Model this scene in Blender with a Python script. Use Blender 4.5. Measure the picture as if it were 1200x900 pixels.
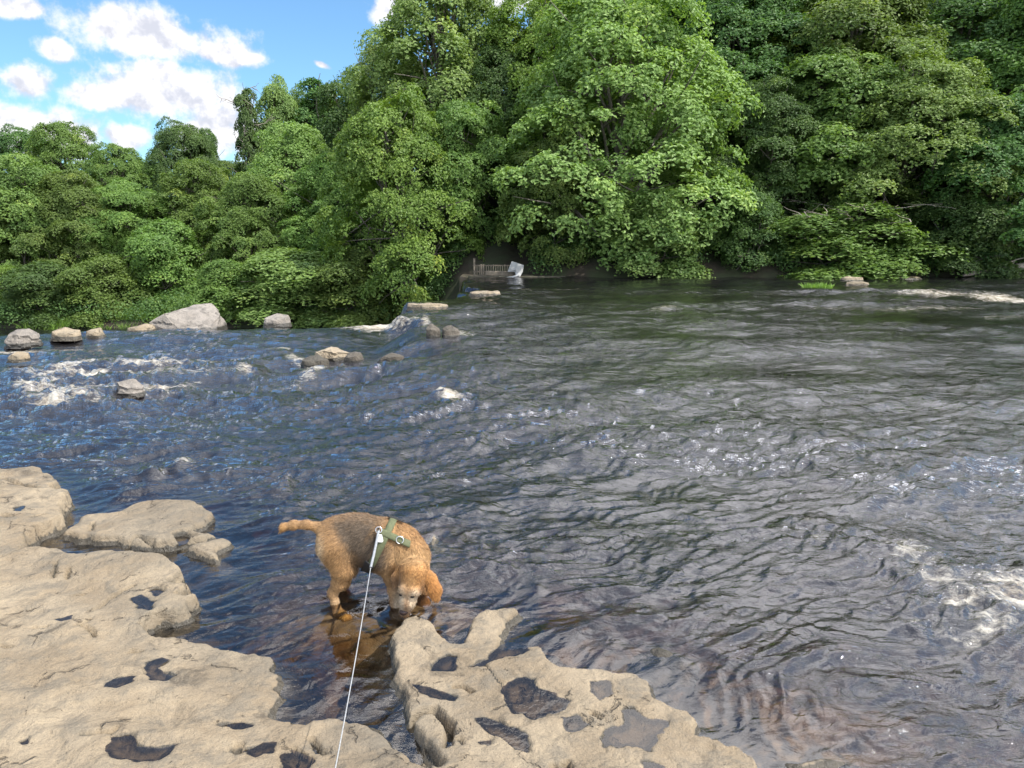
import bpy, bmesh, math, random
import numpy as np
from mathutils import Vector, Matrix

# ------------------------------------------------------------------ camera, sky, sun, exposure
for o in list(bpy.data.objects):
    bpy.data.objects.remove(o)
SC = bpy.context.scene
COL = SC.collection
R = math.radians
random.seed(7)
RNG = np.random.default_rng(11)

FPX = 901.0
PITCH = R(10.87)
CAMH = 1.6
cam_d = bpy.data.cameras.new('camera')
cam_d.sensor_width = 36.0
cam_d.lens = FPX / 1200.0 * 36.0
cam_d.clip_start = 0.05
cam_d.clip_end = 3000.0
cam = bpy.data.objects.new('camera', cam_d)
COL.objects.link(cam)
cam.location = (0, 0, CAMH)
cam.rotation_euler = (math.pi / 2 - PITCH, 0, 0)
SC.camera = cam

SUN_EL = R(57)
SUN_AZ = R(118)          # clockwise from +Y (the way the camera looks)
sun_vec = Vector((math.sin(SUN_AZ) * math.cos(SUN_EL), math.cos(SUN_AZ) * math.cos(SUN_EL), math.sin(SUN_EL)))
sun_d = bpy.data.lights.new('sun', 'SUN')
sun_d.energy = 4.4
sun_d.angle = R(0.53)
sun_d.color = (1.0, 0.95, 0.87)
sun = bpy.data.objects.new('sun', sun_d)
COL.objects.link(sun)
sun.rotation_euler = (-sun_vec).to_track_quat('-Z', 'Y').to_euler()
sun.location = (20, -20, 60)

SC.view_settings.view_transform = 'Standard'
SC.view_settings.look = 'None'
SC.view_settings.gamma = 1.0
SC.view_settings.exposure = 0.35
SC.view_settings.use_curve_mapping = False
SC.render.engine = 'CYCLES'
SC.cycles.max_bounces = 4
SC.cycles.diffuse_bounces = 2
SC.cycles.glossy_bounces = 2
SC.cycles.transmission_bounces = 4
SC.cycles.transparent_max_bounces = 6
SC.cycles.volume_bounces = 0
SC.cycles.caustics_reflective = False
SC.cycles.caustics_refractive = False

# ---- pixel helpers: a pixel of the 1200x900 photograph gives a direction only
def ray(px, py):
    xc = (px - 600.0) / FPX
    yc = (450.0 - py) / FPX
    return (xc, math.cos(PITCH) + yc * math.sin(PITCH), -math.sin(PITCH) + yc * math.cos(PITCH))
def at_z(px, py, z=0.0):
    d = ray(px, py); t = (z - CAMH) / d[2]
    return Vector((d[0] * t, d[1] * t, z))
def at_y(px, py, Y):
    d = ray(px, py); t = Y / d[1]
    return Vector((d[0] * t, Y, CAMH + d[2] * t))
def project(X, Y, Z):
    cp, sp = math.cos(PITCH), math.sin(PITCH)
    dz = Z - CAMH
    f = Y * cp - dz * sp
    u = Y * sp + dz * cp
    f = np.where(f > 0.05, f, 0.05)
    return 600 + FPX * X / f, 450 - FPX * u / f

# ---- node helpers
class NT:
    def __init__(self, tree):
        self.t = tree; tree.nodes.clear()
    def n(self, kind, **kw):
        nd = self.t.nodes.new(kind)
        for k, v in kw.items():
            if k == 'i':
                for kk, vv in v.items():
                    s = nd.inputs[kk]
                    if isinstance(vv, bpy.types.NodeSocket): self.t.links.new(vv, s)
                    else: s.default_value = vv
            else: setattr(nd, k, v)
        return nd
    def link(self, a, b): self.t.links.new(a, b)
    def math(self, op, a, b=None, c=None, clamp=False):
        nd = self.n('ShaderNodeMath', operation=op, use_clamp=clamp)
        for k, v in enumerate((a, b, c)):
            if v is None: continue
            if isinstance(v, bpy.types.NodeSocket): self.link(v, nd.inputs[k])
            else: nd.inputs[k].default_value = v
        return nd.outputs[0]
    def mix(self, fac, a, b, blend='MIX'):
        nd = self.n('ShaderNodeMix', data_type='RGBA', blend_type=blend)
        for s, v in ((nd.inputs[0], fac), (nd.inputs[6], a), (nd.inputs[7], b)):
            if isinstance(v, bpy.types.NodeSocket): self.link(v, s)
            elif isinstance(v, (tuple, list)): s.default_value = (v[0], v[1], v[2], 1)
            else: s.default_value = v
        return nd.outputs[2]
    def smooth(self, v, lo, hi, a=0.0, b=1.0):
        nd = self.n('ShaderNodeMapRange', interpolation_type='SMOOTHSTEP')
        self.link(v, nd.inputs[0])
        for k, x in zip((1, 2, 3, 4), (lo, hi, a, b)): nd.inputs[k].default_value = x
        return nd.outputs[0]
    def noise(self, vec, scale, detail=4, rough=0.55, dist=0.0):
        nd = self.n('ShaderNodeTexNoise', i={'Scale': scale, 'Detail': detail, 'Roughness': rough, 'Distortion': dist})
        if vec is not None: self.link(vec, nd.inputs['Vector'])
        return nd.outputs[0]
    def vdot(self, v, c):
        nd = self.n('ShaderNodeVectorMath', operation='DOT_PRODUCT')
        self.link(v, nd.inputs[0]); nd.inputs[1].default_value = c
        return nd.outputs['Value']
def rgb(r, g, b): return (r, g, b, 1.0)

# ---- world: Nishita sky with procedural cumulus
W = bpy.data.worlds.new('World'); SC.world = W; W.use_nodes = True
nt = NT(W.node_tree)
sky = nt.n('ShaderNodeTexSky', sky_type='NISHITA')
sky.sun_disc = False
sky.sun_elevation = SUN_EL
sky.sun_rotation = SUN_AZ
sky.air_density = 1.0; sky.dust_density = 0.6; sky.ozone_density = 1.6
tc = nt.n('ShaderNodeTexCoord')
dirv = nt.n('ShaderNodeVectorMath', operation='NORMALIZE'); nt.link(tc.outputs['Generated'], dirv.inputs[0])
dv = dirv.outputs[0]
sep = nt.n('ShaderNodeSeparateXYZ'); nt.link(dv, sep.inputs[0])
zc = sep.outputs[2]
blobs = [(172, 40, 86, 25, .10), (255, 62, 46, 12, .10), (130, 28, 38, 22, .0), (195, 108, 80, 28, .0), (190, 88, 30, 18, 0), (118, 112, 40, 15, .0), (255, 152, 44, 36, .0), (30, 97, 27, 18, .0),
         (10, 8, 34, 10, 0), (65, 58, 17, 11, .2), (28, 152, 76, 26, 0), (85, 160, 40, 22, 0), (140, 160, 24, 14, 0), (460, 12, 24, 18, 0), (600, 0, 55, 16, 0), (378, 76, 12, 4, .3)]
acc = None
for bx, by, rx, ry, tilt in blobs:
    c = Vector(ray(bx, by)).normalized()
    right = Vector((c.y, -c.x, 0)).normalized()
    up = right.cross(c).normalized()
    r2 = (right - up * tilt).normalized(); u2 = r2.cross(c).normalized()
    sc_ = c.dot(Vector((0, math.cos(PITCH), -math.sin(PITCH)))) * FPX   # px per unit of tangent
    a = nt.math('MULTIPLY', nt.vdot(dv, tuple(r2)), FPX / rx * 0.9)
    b = nt.math('MULTIPLY', nt.vdot(dv, tuple(u2)), FPX / ry * 0.9)
    ca, cb = c.dot(r2) * FPX / rx * 0.9, c.dot(u2) * FPX / ry * 0.9
    a = nt.math('SUBTRACT', a, ca); b = nt.math('SUBTRACT', b, cb)
    d2 = nt.math('SQRT', nt.math('ADD', nt.math('MULTIPLY', a, a), nt.math('MULTIPLY', b, b)))
    front = nt.math('GREATER_THAN', nt.vdot(dv, tuple(c)), 0.3)
    v = nt.math('MULTIPLY', nt.math('SUBTRACT', 1.05, d2), front)
    acc = v if acc is None else nt.math('SMOOTH_MAX', acc, v, 0.08)
acc = nt.math('MAXIMUM', acc, -0.8)
SEED_X = 0.0
# clouds elsewhere: noise on a flat cloud deck so that they shrink towards the horizon
zz = nt.math('ADD', nt.math('MAXIMUM', zc, 0.0), 0.16)
inv = nt.math('DIVIDE', 1.0, zz)
deck = nt.n('ShaderNodeVectorMath', operation='SCALE'); nt.link(dv, deck.inputs[0]); nt.link(inv, deck.inputs['Scale'])
dk = nt.n('ShaderNodeVectorMath', operation='ADD'); nt.link(deck.outputs[0], dk.inputs[0]); dk.inputs[1].default_value = (SEED_X, 0, 0)
big = nt.noise(dk.outputs[0], 0.85, 2, 0.5)
gen = nt.math('MULTIPLY', nt.math('SUBTRACT', big, 0.483), 5.0)
seen = nt.smooth(nt.vdot(dv, tuple(Vector(ray(330, 60)).normalized())), 0.85, 0.96)
gen = nt.math('SUBTRACT', gen, nt.math('MULTIPLY', seen, 2.5))
acc = nt.math('SMOOTH_MAX', acc, gen, 0.1)
fine = nt.noise(dv, 24.0, 5, 0.60)
den = nt.math('ADD', acc, nt.math('MULTIPLY', nt.math('SUBTRACT', fine, 0.5), 2.1))
cov = nt.smooth(den, -0.05, 0.55)
off = nt.n('ShaderNodeVectorMath', operation='ADD'); nt.link(dv, off.inputs[0]); off.inputs[1].default_value = (0.004, 0, 0.012)
fine_up = nt.noise(off.outputs[0], 24.0, 4, 0.60)
relief = nt.smooth(nt.math('SUBTRACT', fine, fine_up), -0.16, 0.06)
ccol = nt.mix(relief, (4.3, 4.4, 4.95), (6.6, 6.5, 6.65))
glow = nt.smooth(nt.vdot(dv, tuple(sun_vec)), -0.1, 0.65, 1.0, 3.3)          # cloud towards the sun scatters more light forward
gm = nt.n('ShaderNodeVectorMath', operation='SCALE'); nt.link(ccol, gm.inputs[0]); nt.link(glow, gm.inputs['Scale']); ccol = gm.outputs[0]
skymul = nt.mix(1.0, sky.outputs[0], (0.74, 1.02, 1.18), 'MULTIPLY')
lp = nt.mix(nt.math('MULTIPLY', cov, 0.97), skymul, ccol)
bg = nt.n('ShaderNodeBackground', i={'Color': lp, 'Strength': 0.14})
W.cycles.sampling_method = 'MANUAL'; W.cycles.sample_map_resolution = 512
wo = nt.n('ShaderNodeOutputWorld'); nt.link(bg.outputs[0], wo.inputs[0])

# ------------------------------------------------------------------ numpy noise
def _hash(ix, iy, iz, s):
    h = (ix.astype(np.int64) * 374761393 + iy.astype(np.int64) * 668265263 + iz.astype(np.int64) * 2147483647 + s * 974634777) & 0xffffffff
    h = ((h ^ (h >> 13)) * 1274126177) & 0xffffffff
    h = ((h ^ (h >> 16)) * 2246822519) & 0xffffffff
    return (h ^ (h >> 15)) & 0xffffffff
def perlin(x, y, z=None, s=0):
    x = np.asarray(x, float); y = np.asarray(y, float)
    if z is None:
        ix, iy = np.floor(x), np.floor(y); fx, fy = x - ix, y - iy
        u = fx * fx * fx * (fx * (fx * 6 - 15) + 10); v = fy * fy * fy * (fy * (fy * 6 - 15) + 10)
        o = np.zeros_like(ix)
        def g(dx, dy):
            a = _hash(ix + dx, iy + dy, o, s) / 4294967296.0 * 2 * np.pi
            return np.cos(a) * (fx - dx) + np.sin(a) * (fy - dy)
        return 1.5 * ((g(0, 0) * (1 - u) + g(1, 0) * u) * (1 - v) + (g(0, 1) * (1 - u) + g(1, 1) * u) * v)
    z = np.asarray(z, float)
    ix, iy, iz = np.floor(x), np.floor(y), np.floor(z); fx, fy, fz = x - ix, y - iy, z - iz
    u, v, w = [f * f * f * (f * (f * 6 - 15) + 10) for f in (fx, fy, fz)]
    def g(dx, dy, dz):
        h = _hash(ix + dx, iy + dy, iz + dz, s)
        a = (h & 0xffff) / 65536.0 * 2 * np.pi; c = ((h >> 16) & 0xffff) / 32768.0 - 1
        r = np.sqrt(np.maximum(0, 1 - c * c))
        return r * np.cos(a) * (fx - dx) + r * np.sin(a) * (fy - dy) + c * (fz - dz)
    def l(a, b, t): return a + (b - a) * t
    return 1.5 * l(l(l(g(0,0,0), g(1,0,0), u), l(g(0,1,0), g(1,1,0), u), v), l(l(g(0,0,1), g(1,0,1), u), l(g(0,1,1), g(1,1,1), u), v), w)
def fbm(x, y, z=None, oct=4, s=0, gain=0.5, lac=2.03):
    t, a, f = 0, 1.0, 1.0
    for k in range(oct):
        t = t + a * perlin(x * f, y * f, None if z is None else z * f, s + k * 17); a *= gain; f *= lac
    return t
def sst(x, a, b):
    t = np.clip((np.asarray(x, float) - a) / (b - a), 0, 1); return t * t * (3 - 2 * t)
def poly_sd(X, Y, poly):
    """signed distance to a closed polygon, positive inside"""
    P = np.asarray(poly, float); n = len(P)
    d = np.full(X.shape, 1e9); ins = np.zeros(X.shape, bool)
    for k in range(n):
        ax, ay = P[k]; bx, by = P[(k + 1) % n]
        ex, ey = bx - ax, by - ay
        t = np.clip(((X - ax) * ex + (Y - ay) * ey) / (ex * ex + ey * ey + 1e-12), 0, 1)
        d = np.minimum(d, (X - ax - t * ex) ** 2 + (Y - ay - t * ey) ** 2)
        c = ((ay > Y) != (by > Y)) & (X < (bx - ax) * (Y - ay) / (by - ay + 1e-12) + ax)
        ins ^= c
    d = np.sqrt(d)
    return np.where(ins, d, -d)

# ------------------------------------------------------------------ object helpers
def mesh_np(name, verts, faces, smooth=True):
    verts = np.asarray(verts, np.float32); faces = np.asarray(faces, np.int32)
    me = bpy.data.meshes.new(name)
    k = faces.shape[1]
    me.vertices.add(len(verts)); me.vertices.foreach_set('co', verts.ravel())
    me.loops.add(faces.size); me.loops.foreach_set('vertex_index', faces.ravel())
    me.polygons.add(len(faces))
    me.polygons.foreach_set('loop_start', np.arange(0, faces.size, k, dtype=np.int32))
    me.polygons.foreach_set('loop_total', np.full(len(faces), k, np.int32))
    me.update(calc_edges=True); me.validate()
    me.polygons.foreach_set('use_smooth', np.full(len(me.polygons), smooth, bool))
    return me
def attr(me, name, vals):
    a = me.attributes.new(name, 'FLOAT', 'POINT'); a.data.foreach_set('value', np.asarray(vals, np.float32).ravel())
def attr_col(me, name, cols):
    c = np.ones((len(cols), 4), np.float32); c[:, :3] = cols
    a = me.attributes.new(name, 'FLOAT_COLOR', 'POINT'); a.data.foreach_set('color', c.ravel())
def link(name, me, mat=None, parent=None):
    o = bpy.data.objects.new(name, me); COL.objects.link(o)
    if mat is not None and len(me.materials) == 0: me.materials.append(mat)
    if parent is not None: o.parent = parent
    return o
def empty(name, loc):
    o = bpy.data.objects.new(name, None); COL.objects.link(o); o.location = loc; o.empty_display_size = 0.2
    return o
def tag(o, label=None, cat=None, group=None, kind=None):
    if label: o['label'] = label
    if cat: o['category'] = cat
    if group: o['group'] = group
    if kind: o['kind'] = kind
    return o
def tube(pts, radii, sides=7):
    """tapered tube along points: verts, quads (numpy)"""
    pts = np.asarray(pts, float); n = len(pts)
    radii = np.broadcast_to(np.asarray(radii, float), (n,))
    T = np.gradient(pts, axis=0); T /= np.linalg.norm(T, axis=1, keepdims=True) + 1e-9
    ref = np.array([0.31, 0.17, 0.93]) if abs(T[0, 2]) < 0.8 else np.array([0.95, 0.2, 0.1])
    V = []
    u = np.cross(T[0], ref); u /= np.linalg.norm(u)
    for k in range(n):
        u = u - T[k] * np.dot(u, T[k]); u /= np.linalg.norm(u) + 1e-9
        w = np.cross(T[k], u)
        a = np.arange(sides) * 2 * np.pi / sides
        V.append(pts[k] + radii[k] * (np.cos(a)[:, None] * u + np.sin(a)[:, None] * w))
    V = np.concatenate(V)
    Fc = []
    for k in range(n - 1):
        for j in range(sides):
            Fc.append((k * sides + j, k * sides + (j + 1) % sides, (k + 1) * sides + (j + 1) % sides, (k + 1) * sides + j))
    return V, np.array(Fc)
def join_np(parts):
    V, Fc, o = [], [], 0
    for v, f in parts:
        V.append(v); Fc.append(np.asarray(f) + o); o += len(v)
    return np.concatenate(V), np.concatenate(Fc)

# ------------------------------------------------------------------ materials
def new_mat(name):
    m = bpy.data.materials.new(name); m.use_nodes = True
    return m, NT(m.node_tree)
def out(nt, sh, vol=None):
    o = nt.n('ShaderNodeOutputMaterial'); nt.link(sh, o.inputs[0])
    if vol is not None: nt.link(vol, o.inputs[1])

def rock_material(name, light, mid, grey, dark, scale=1.0):
    m, nt = new_mat(name)
    geo = nt.n('ShaderNodeNewGeometry'); P = geo.outputs['Position']
    n1 = nt.noise(P, 2.2 * scale, 5, 0.6, 0.4); n2 = nt.noise(P, 9 * scale, 6, 0.65, 0.3); n3 = nt.noise(P, 60 * scale, 4, 0.7); n4 = nt.noise(P, 5.1 * scale, 5, 0.7, 1.0)
    c = nt.mix(nt.smooth(n1, 0.35, 0.65), mid, light)
    c = nt.mix(nt.math('MULTIPLY', nt.smooth(n2, 0.46, 0.66), 0.75), c, grey)
    c = nt.mix(nt.math('MULTIPLY', nt.smooth(n4, 0.53, 0.70), 0.75), c, dark)
    c = nt.mix(nt.math('MULTIPLY', nt.smooth(n3, 0.50, 0.72), 0.45), c, grey)
    n5 = nt.noise(P, 190 * scale, 3, 0.7); n6 = nt.noise(P, 0.9 * scale, 3, 0.5, 0.5)
    c = nt.mix(nt.math('MULTIPLY', nt.smooth(n5, 0.56, 0.70), 0.5), c, dark)
    c = nt.mix(nt.math('MULTIPLY', nt.smooth(n5, 0.46, 0.34), 0.35), c, light)
    c = nt.mix(nt.math('MULTIPLY', nt.smooth(n6, 0.50, 0.64), 0.45), c, grey)
    vc = nt.n('ShaderNodeTexVoronoi', feature='DISTANCE_TO_EDGE', i={'Scale': 3.1 * scale})
    wv = nt.n('ShaderNodeVectorMath', operation='ADD'); nt.link(P, wv.inputs[0])
    wn_ = nt.n('ShaderNodeTexNoise', i={'Scale': 5.0 * scale, 'Detail': 5.0}); nt.link(P, wn_.inputs['Vector'])
    ws = nt.n('ShaderNodeVectorMath', operation='SCALE'); nt.link(wn_.outputs['Color'], ws.inputs[0]); ws.inputs['Scale'].default_value = 0.35 / scale
    nt.link(ws.outputs[0], wv.inputs[1]); nt.link(wv.outputs[0], vc.inputs['Vector'])
    crk = nt.math('MULTIPLY', nt.smooth(vc.outputs['Distance'], 0.022, 0.004), nt.smooth(n4, 0.52, 0.60))
    c = nt.mix(nt.math('MULTIPLY', crk, 0.5), c, dark)
    at = nt.n('ShaderNodeAttribute', attribute_name='wet')
    wet = nt.smooth(nt.math('ADD', at.outputs['Fac'], nt.math('MULTIPLY', nt.math('SUBTRACT', n2, 0.5), 0.9)), 0.35, 0.65)
    wcol = nt.mix(0.82, c, (0.045, 0.043, 0.036))
    c = nt.mix(wet, c, wcol)
    vor = nt.n('ShaderNodeTexVoronoi', feature='F1', i={'Scale': 34 * scale}); nt.link(P, vor.inputs['Vector'])
    pit = nt.smooth(vor.outputs['Distance'], 0.05, 0.30)
    pitm = nt.smooth(nt.noise(P, 7 * scale, 3), 0.5, 0.62)
    h = nt.math('ADD', nt.math('MULTIPLY', n2, 0.03), nt.math('MULTIPLY', n3, 0.009))
    h = nt.math('ADD', h, nt.math('MULTIPLY', nt.math('MULTIPLY', pit, pitm), 0.004))
    h = nt.math('SUBTRACT', nt.math('ADD', h, nt.math('MULTIPLY', n5, 0.0022)), nt.math('MULTIPLY', crk, 0.012))
    b = nt.n('ShaderNodeBump', i={'Strength': 0.9, 'Distance': 1.0 / scale, 'Height': h})
    p = nt.n('ShaderNodeBsdfPrincipled', i={'Base Color': c, 'Roughness': nt.smooth(wet, 0, 1, 0.85, 0.22), 'Normal': b.outputs[0], 'Specular IOR Level': 0.3})
    out(nt, p.outputs[0]); return m
M_ROCK = rock_material('sandstone', (0.330, 0.264, 0.178), (0.238, 0.183, 0.118), (0.166, 0.143, 0.108), (0.080, 0.064, 0.046))
M_BOULDER = rock_material('grey_stone', (0.31, 0.275, 0.235), (0.24, 0.21, 0.175), (0.16, 0.145, 0.125), (0.06, 0.054, 0.045), 0.6)

# riverbed: brown flat stone
m, nt = new_mat('riverbed_stone'); M_BED = m
geo = nt.n('ShaderNodeNewGeometry'); P = geo.outputs['Position']
n1 = nt.noise(P, 1.7, 5, 0.6, 0.6); n2 = nt.noise(P, 7, 5, 0.6, 0.8)
c = nt.mix(nt.smooth(n1, 0.35, 0.65), (0.12, 0.085, 0.05), (0.22, 0.17, 0.11))
c = nt.mix(nt.math('MULTIPLY', nt.smooth(n2, 0.48, 0.62), 0.6), c, (0.06, 0.045, 0.03))
b = nt.n('ShaderNodeBump', i={'Strength': 0.8, 'Distance': 0.05, 'Height': n2})
p = nt.n('ShaderNodeBsdfPrincipled', i={'Base Color': c, 'Roughness': 0.7, 'Normal': b.outputs[0]})
out(nt, p.outputs[0])

# peaty river water: clear surface over an absorbing brown body, white foam where the mesh says so
m, nt = new_mat('peaty_water'); M_WATER = m
geo = nt.n('ShaderNodeNewGeometry'); P = geo.outputs['Position']
mp = nt.n('ShaderNodeMapping', i={'Rotation': (0, 0, R(-28)), 'Scale': (0.62, 1.0, 1.0)}); nt.link(P, mp.inputs[0]); V = mp.outputs[0]
w1 = nt.noise(V, 12.0, 5, 0.60, 1.2); w2 = nt.noise(V, 26.0, 4, 0.6, 0.8); w3 = nt.noise(V, 3.2, 4, 0.55, 1.0)
ch = nt.n('ShaderNodeAttribute', attribute_name='chop').outputs['Fac']
rid = nt.math('SUBTRACT', 1.0, nt.math('ABSOLUTE', nt.math('MULTIPLY', nt.math('SUBTRACT', w1, 0.5), 3.0)))
h = nt.math('ADD', nt.math('MULTIPLY', rid, 0.0075), nt.math('MULTIPLY', w2, 0.0035))
h = nt.math('ADD', h, nt.math('MULTIPLY', w3, 0.06))
h = nt.math('MULTIPLY', h, ch)
b = nt.n('ShaderNodeBump', i={'Strength': 1.0, 'Distance': 1.0, 'Height': h})
fr = nt.n('ShaderNodeFresnel', i={'IOR': 1.78, 'Normal': b.outputs[0]})
gl = nt.n('ShaderNodeBsdfGlossy', i={'Color': rgb(1, 1, 1), 'Roughness': nt.n('ShaderNodeAttribute', attribute_name='ripple').outputs['Fac'], 'Normal': b.outputs[0]})
dp = nt.n('ShaderNodeAttribute', attribute_name='depth').outputs['Fac']
absb = [nt.math('EXPONENT', nt.math('MULTIPLY', dp, -k)) for k in (4.5, 6.8, 10.5)]      # Beer's law through the peat-stained body
cc = nt.n('ShaderNodeCombineColor')
for q in range(3): nt.link(absb[q], cc.inputs[q])
tr = nt.n('ShaderNodeBsdfTransparent', i={'Color': cc.outputs[0]})
painted_sheen = nt.n('ShaderNodeBsdfDiffuse', i={'Color': rgb(0.50, 0.49, 0.53), 'Normal': b.outputs[0]})        # pale lavender-grey painted in to imitate reflected sky brightness on the water
sheen_fac = nt.math('MULTIPLY', nt.n('ShaderNodeAttribute', attribute_name='painted_sheen').outputs['Fac'], 0.03)
bodyw = nt.n('ShaderNodeMixShader', i={0: sheen_fac, 1: tr.outputs[0], 2: painted_sheen.outputs[0]})
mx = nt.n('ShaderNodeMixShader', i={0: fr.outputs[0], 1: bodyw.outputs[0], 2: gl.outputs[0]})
fa = nt.n('ShaderNodeAttribute', attribute_name='foam').outputs['Fac']
f1 = nt.noise(V, 5.0, 6, 0.65, 1.5); f2 = nt.noise(V, 28, 4, 0.7, 0.6)
ft = nt.math('ADD', nt.math('MULTIPLY', nt.math('SUBTRACT', f1, 0.5), 2.2), nt.math('MULTIPLY', nt.math('SUBTRACT', f2, 0.5), 1.5))
fm = nt.smooth(nt.math('ADD', nt.math('SUBTRACT', nt.math('MULTIPLY', fa, 1.5), 0.80), ft), -0.15, 1.0)
fm = nt.math('MULTIPLY', fm, nt.smooth(fa, 0.03, 0.2))
fcol = nt.mix(nt.smooth(f1, 0.35, 0.6), (0.48, 0.37, 0.23), (0.72, 0.66, 0.54))
fb = nt.n('ShaderNodeBump', i={'Strength': 0.7, 'Distance': 0.06, 'Height': f2})
fo = nt.n('ShaderNodeBsdfPrincipled', i={'Base Color': fcol, 'Roughness': 0.5, 'Normal': fb.outputs[0]})
mx2 = nt.n('ShaderNodeMixShader', i={0: nt.math('MULTIPLY', fm, 0.86), 1: mx.outputs[0], 2: fo.outputs[0]})
out(nt, mx2.outputs[0])

# still water in the rock pools
m, nt = new_mat('pool_water'); M_POOL = m
geo = nt.n('ShaderNodeNewGeometry')
b = nt.n('ShaderNodeBump', i={'Strength': 0.12, 'Distance': 0.01, 'Height': nt.noise(geo.outputs['Position'], 30, 3)})
fr = nt.n('ShaderNodeFresnel', i={'IOR': 1.76, 'Normal': b.outputs[0]})
gl = nt.n('ShaderNodeBsdfGlossy', i={'Roughness': 0.05, 'Normal': b.outputs[0]})
tr = nt.n('ShaderNodeBsdfTransparent', i={'Color': rgb(0.70, 0.66, 0.62)})
mx = nt.n('ShaderNodeMixShader', i={0: fr.outputs[0], 1: tr.outputs[0], 2: gl.outputs[0]})
out(nt, mx.outputs[0])

# leaves, in a few species colours
def leaf_material(name, dark, light, yellow):
    m, nt = new_mat(name)
    t = nt.n('ShaderNodeAttribute', attribute_name='tint').outputs['Fac']
    oi = nt.n('ShaderNodeObjectInfo')
    c = nt.mix(t, dark, light)
    c = nt.mix(nt.math('MULTIPLY', nt.smooth(t, 0.82, 1.0), 0.8), c, yellow)
    hsv = nt.n('ShaderNodeHueSaturation', i={'Color': c, 'Hue': nt.math('ADD', 0.484, nt.math('MULTIPLY', oi.outputs['Random'], 0.024)), 'Value': nt.math('ADD', 0.90, nt.math('MULTIPLY', oi.outputs['Random'], 0.36))})
    p = nt.n('ShaderNodeBsdfPrincipled', i={'Base Color': hsv.outputs[0], 'Roughness': 0.5, 'Specular IOR Level': 0.35})
    tl = nt.n('ShaderNodeBsdfTranslucent', i={'Color': nt.mix(1.0, hsv.outputs[0], (1.5, 1.6, 0.6), 'MULTIPLY')})
    mx = nt.n('ShaderNodeMixShader', i={0: 0.30, 1: p.outputs[0], 2: tl.outputs[0]})
    out(nt, mx.outputs[0]); return m
M_LEAF = {
    'mid':   leaf_material('leaf_mid_green',   (0.084, 0.152, 0.036), (0.185, 0.280, 0.066), (0.28, 0.35, 0.075)),
    'dark':  leaf_material('leaf_dark_green',  (0.052, 0.108, 0.032), (0.118, 0.205, 0.052), (0.18, 0.26, 0.06)),
    'light': leaf_material('leaf_light_green', (0.125, 0.205, 0.056), (0.250, 0.355, 0.102), (0.32, 0.40, 0.11)),
    'yellow': leaf_material('leaf_yellow_green', (0.096, 0.180, 0.036), (0.208, 0.315, 0.058), (0.36, 0.40, 0.06)),
    'ivy':   leaf_material('leaf_ivy',         (0.060, 0.115, 0.034), (0.130, 0.210, 0.055), (0.18, 0.26, 0.06)),
    'grass': leaf_material('grass_blade',      (0.11, 0.20, 0.035), (0.22, 0.34, 0.06), (0.30, 0.38, 0.09)),
}
def simple(name, col, rough=0.7, col2=None, scale=8, metal=0.0, bump=0.0):
    m, nt = new_mat(name)
    geo = nt.n('ShaderNodeNewGeometry')
    n = nt.noise(geo.outputs['Position'], scale, 5, 0.6)
    c = nt.mix(nt.smooth(n, 0.35, 0.65), col, col2 if col2 else col)
    kw = {'Base Color': c, 'Roughness': rough, 'Metallic': metal}
    if bump:
        kw['Normal'] = nt.n('ShaderNodeBump', i={'Strength': 0.8, 'Distance': bump, 'Height': n}).outputs[0]
    p = nt.n('ShaderNodeBsdfPrincipled', i=kw)
    out(nt, p.outputs[0]); return m
M_BARK = simple('bark', (0.10, 0.085, 0.065), 0.85, (0.19, 0.17, 0.14), 5, bump=0.04)
M_TWIG = simple('bare_wood', (0.23, 0.20, 0.16), 0.85, (0.33, 0.29, 0.24), 6)
M_SOIL = simple('leaf_litter', (0.034, 0.026, 0.017), 0.9, (0.035, 0.045, 0.018), 0.9, bump=0.1)
M_GRAVEL = simple('bank_earth', (0.13, 0.10, 0.07), 0.9, (0.075, 0.07, 0.04), 2.5, bump=0.06)
M_TIMBER = simple('weathered_timber', (0.20, 0.165, 0.12), 0.85, (0.12, 0.10, 0.075), 6, bump=0.01)
M_WHITE = simple('dull_white_sheet', (0.44, 0.44, 0.43), 0.55, (0.30, 0.30, 0.29), 2.0)
M_OLIVE = simple('olive_webbing', (0.085, 0.095, 0.045), 0.8, (0.115, 0.125, 0.06), 60)
M_BLACK = simple('black_webbing', (0.012, 0.012, 0.013), 0.7, (0.02, 0.02, 0.02), 60)
M_GREYSTRAP = simple('grey_strap', (0.22, 0.23, 0.24), 0.6, (0.30, 0.31, 0.32), 80)
M_CORD = simple('pale_cord', (0.40, 0.40, 0.39), 0.6, (0.30, 0.30, 0.29), 150)
M_STEEL = simple('steel', (0.72, 0.72, 0.72), 0.25, None, 20, metal=1.0)
M_TAG = simple('white_tag', (0.80, 0.80, 0.78), 0.4)
M_EYE = simple('dark_eye', (0.012, 0.008, 0.006), 0.12)
M_NOSE = simple('dark_nose', (0.06, 0.035, 0.028), 0.35)
m, nt = new_mat('dog_coat'); M_COAT = m
ac = nt.n('ShaderNodeAttribute', attribute_name='coat')
geo = nt.n('ShaderNodeNewGeometry')
n = nt.noise(geo.outputs['Position'], 140, 4, 0.7)
c = nt.mix(nt.smooth(n, 0.3, 0.7), nt.mix(1.0, ac.outputs['Color'], (0.62, 0.60, 0.58), 'MULTIPLY'), ac.outputs['Color'])
p = nt.n('ShaderNodeBsdfPrincipled', i={'Base Color': c, 'Roughness': 0.75, 'Sheen Weight': 0.15})
out(nt, p.outputs[0])

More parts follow.
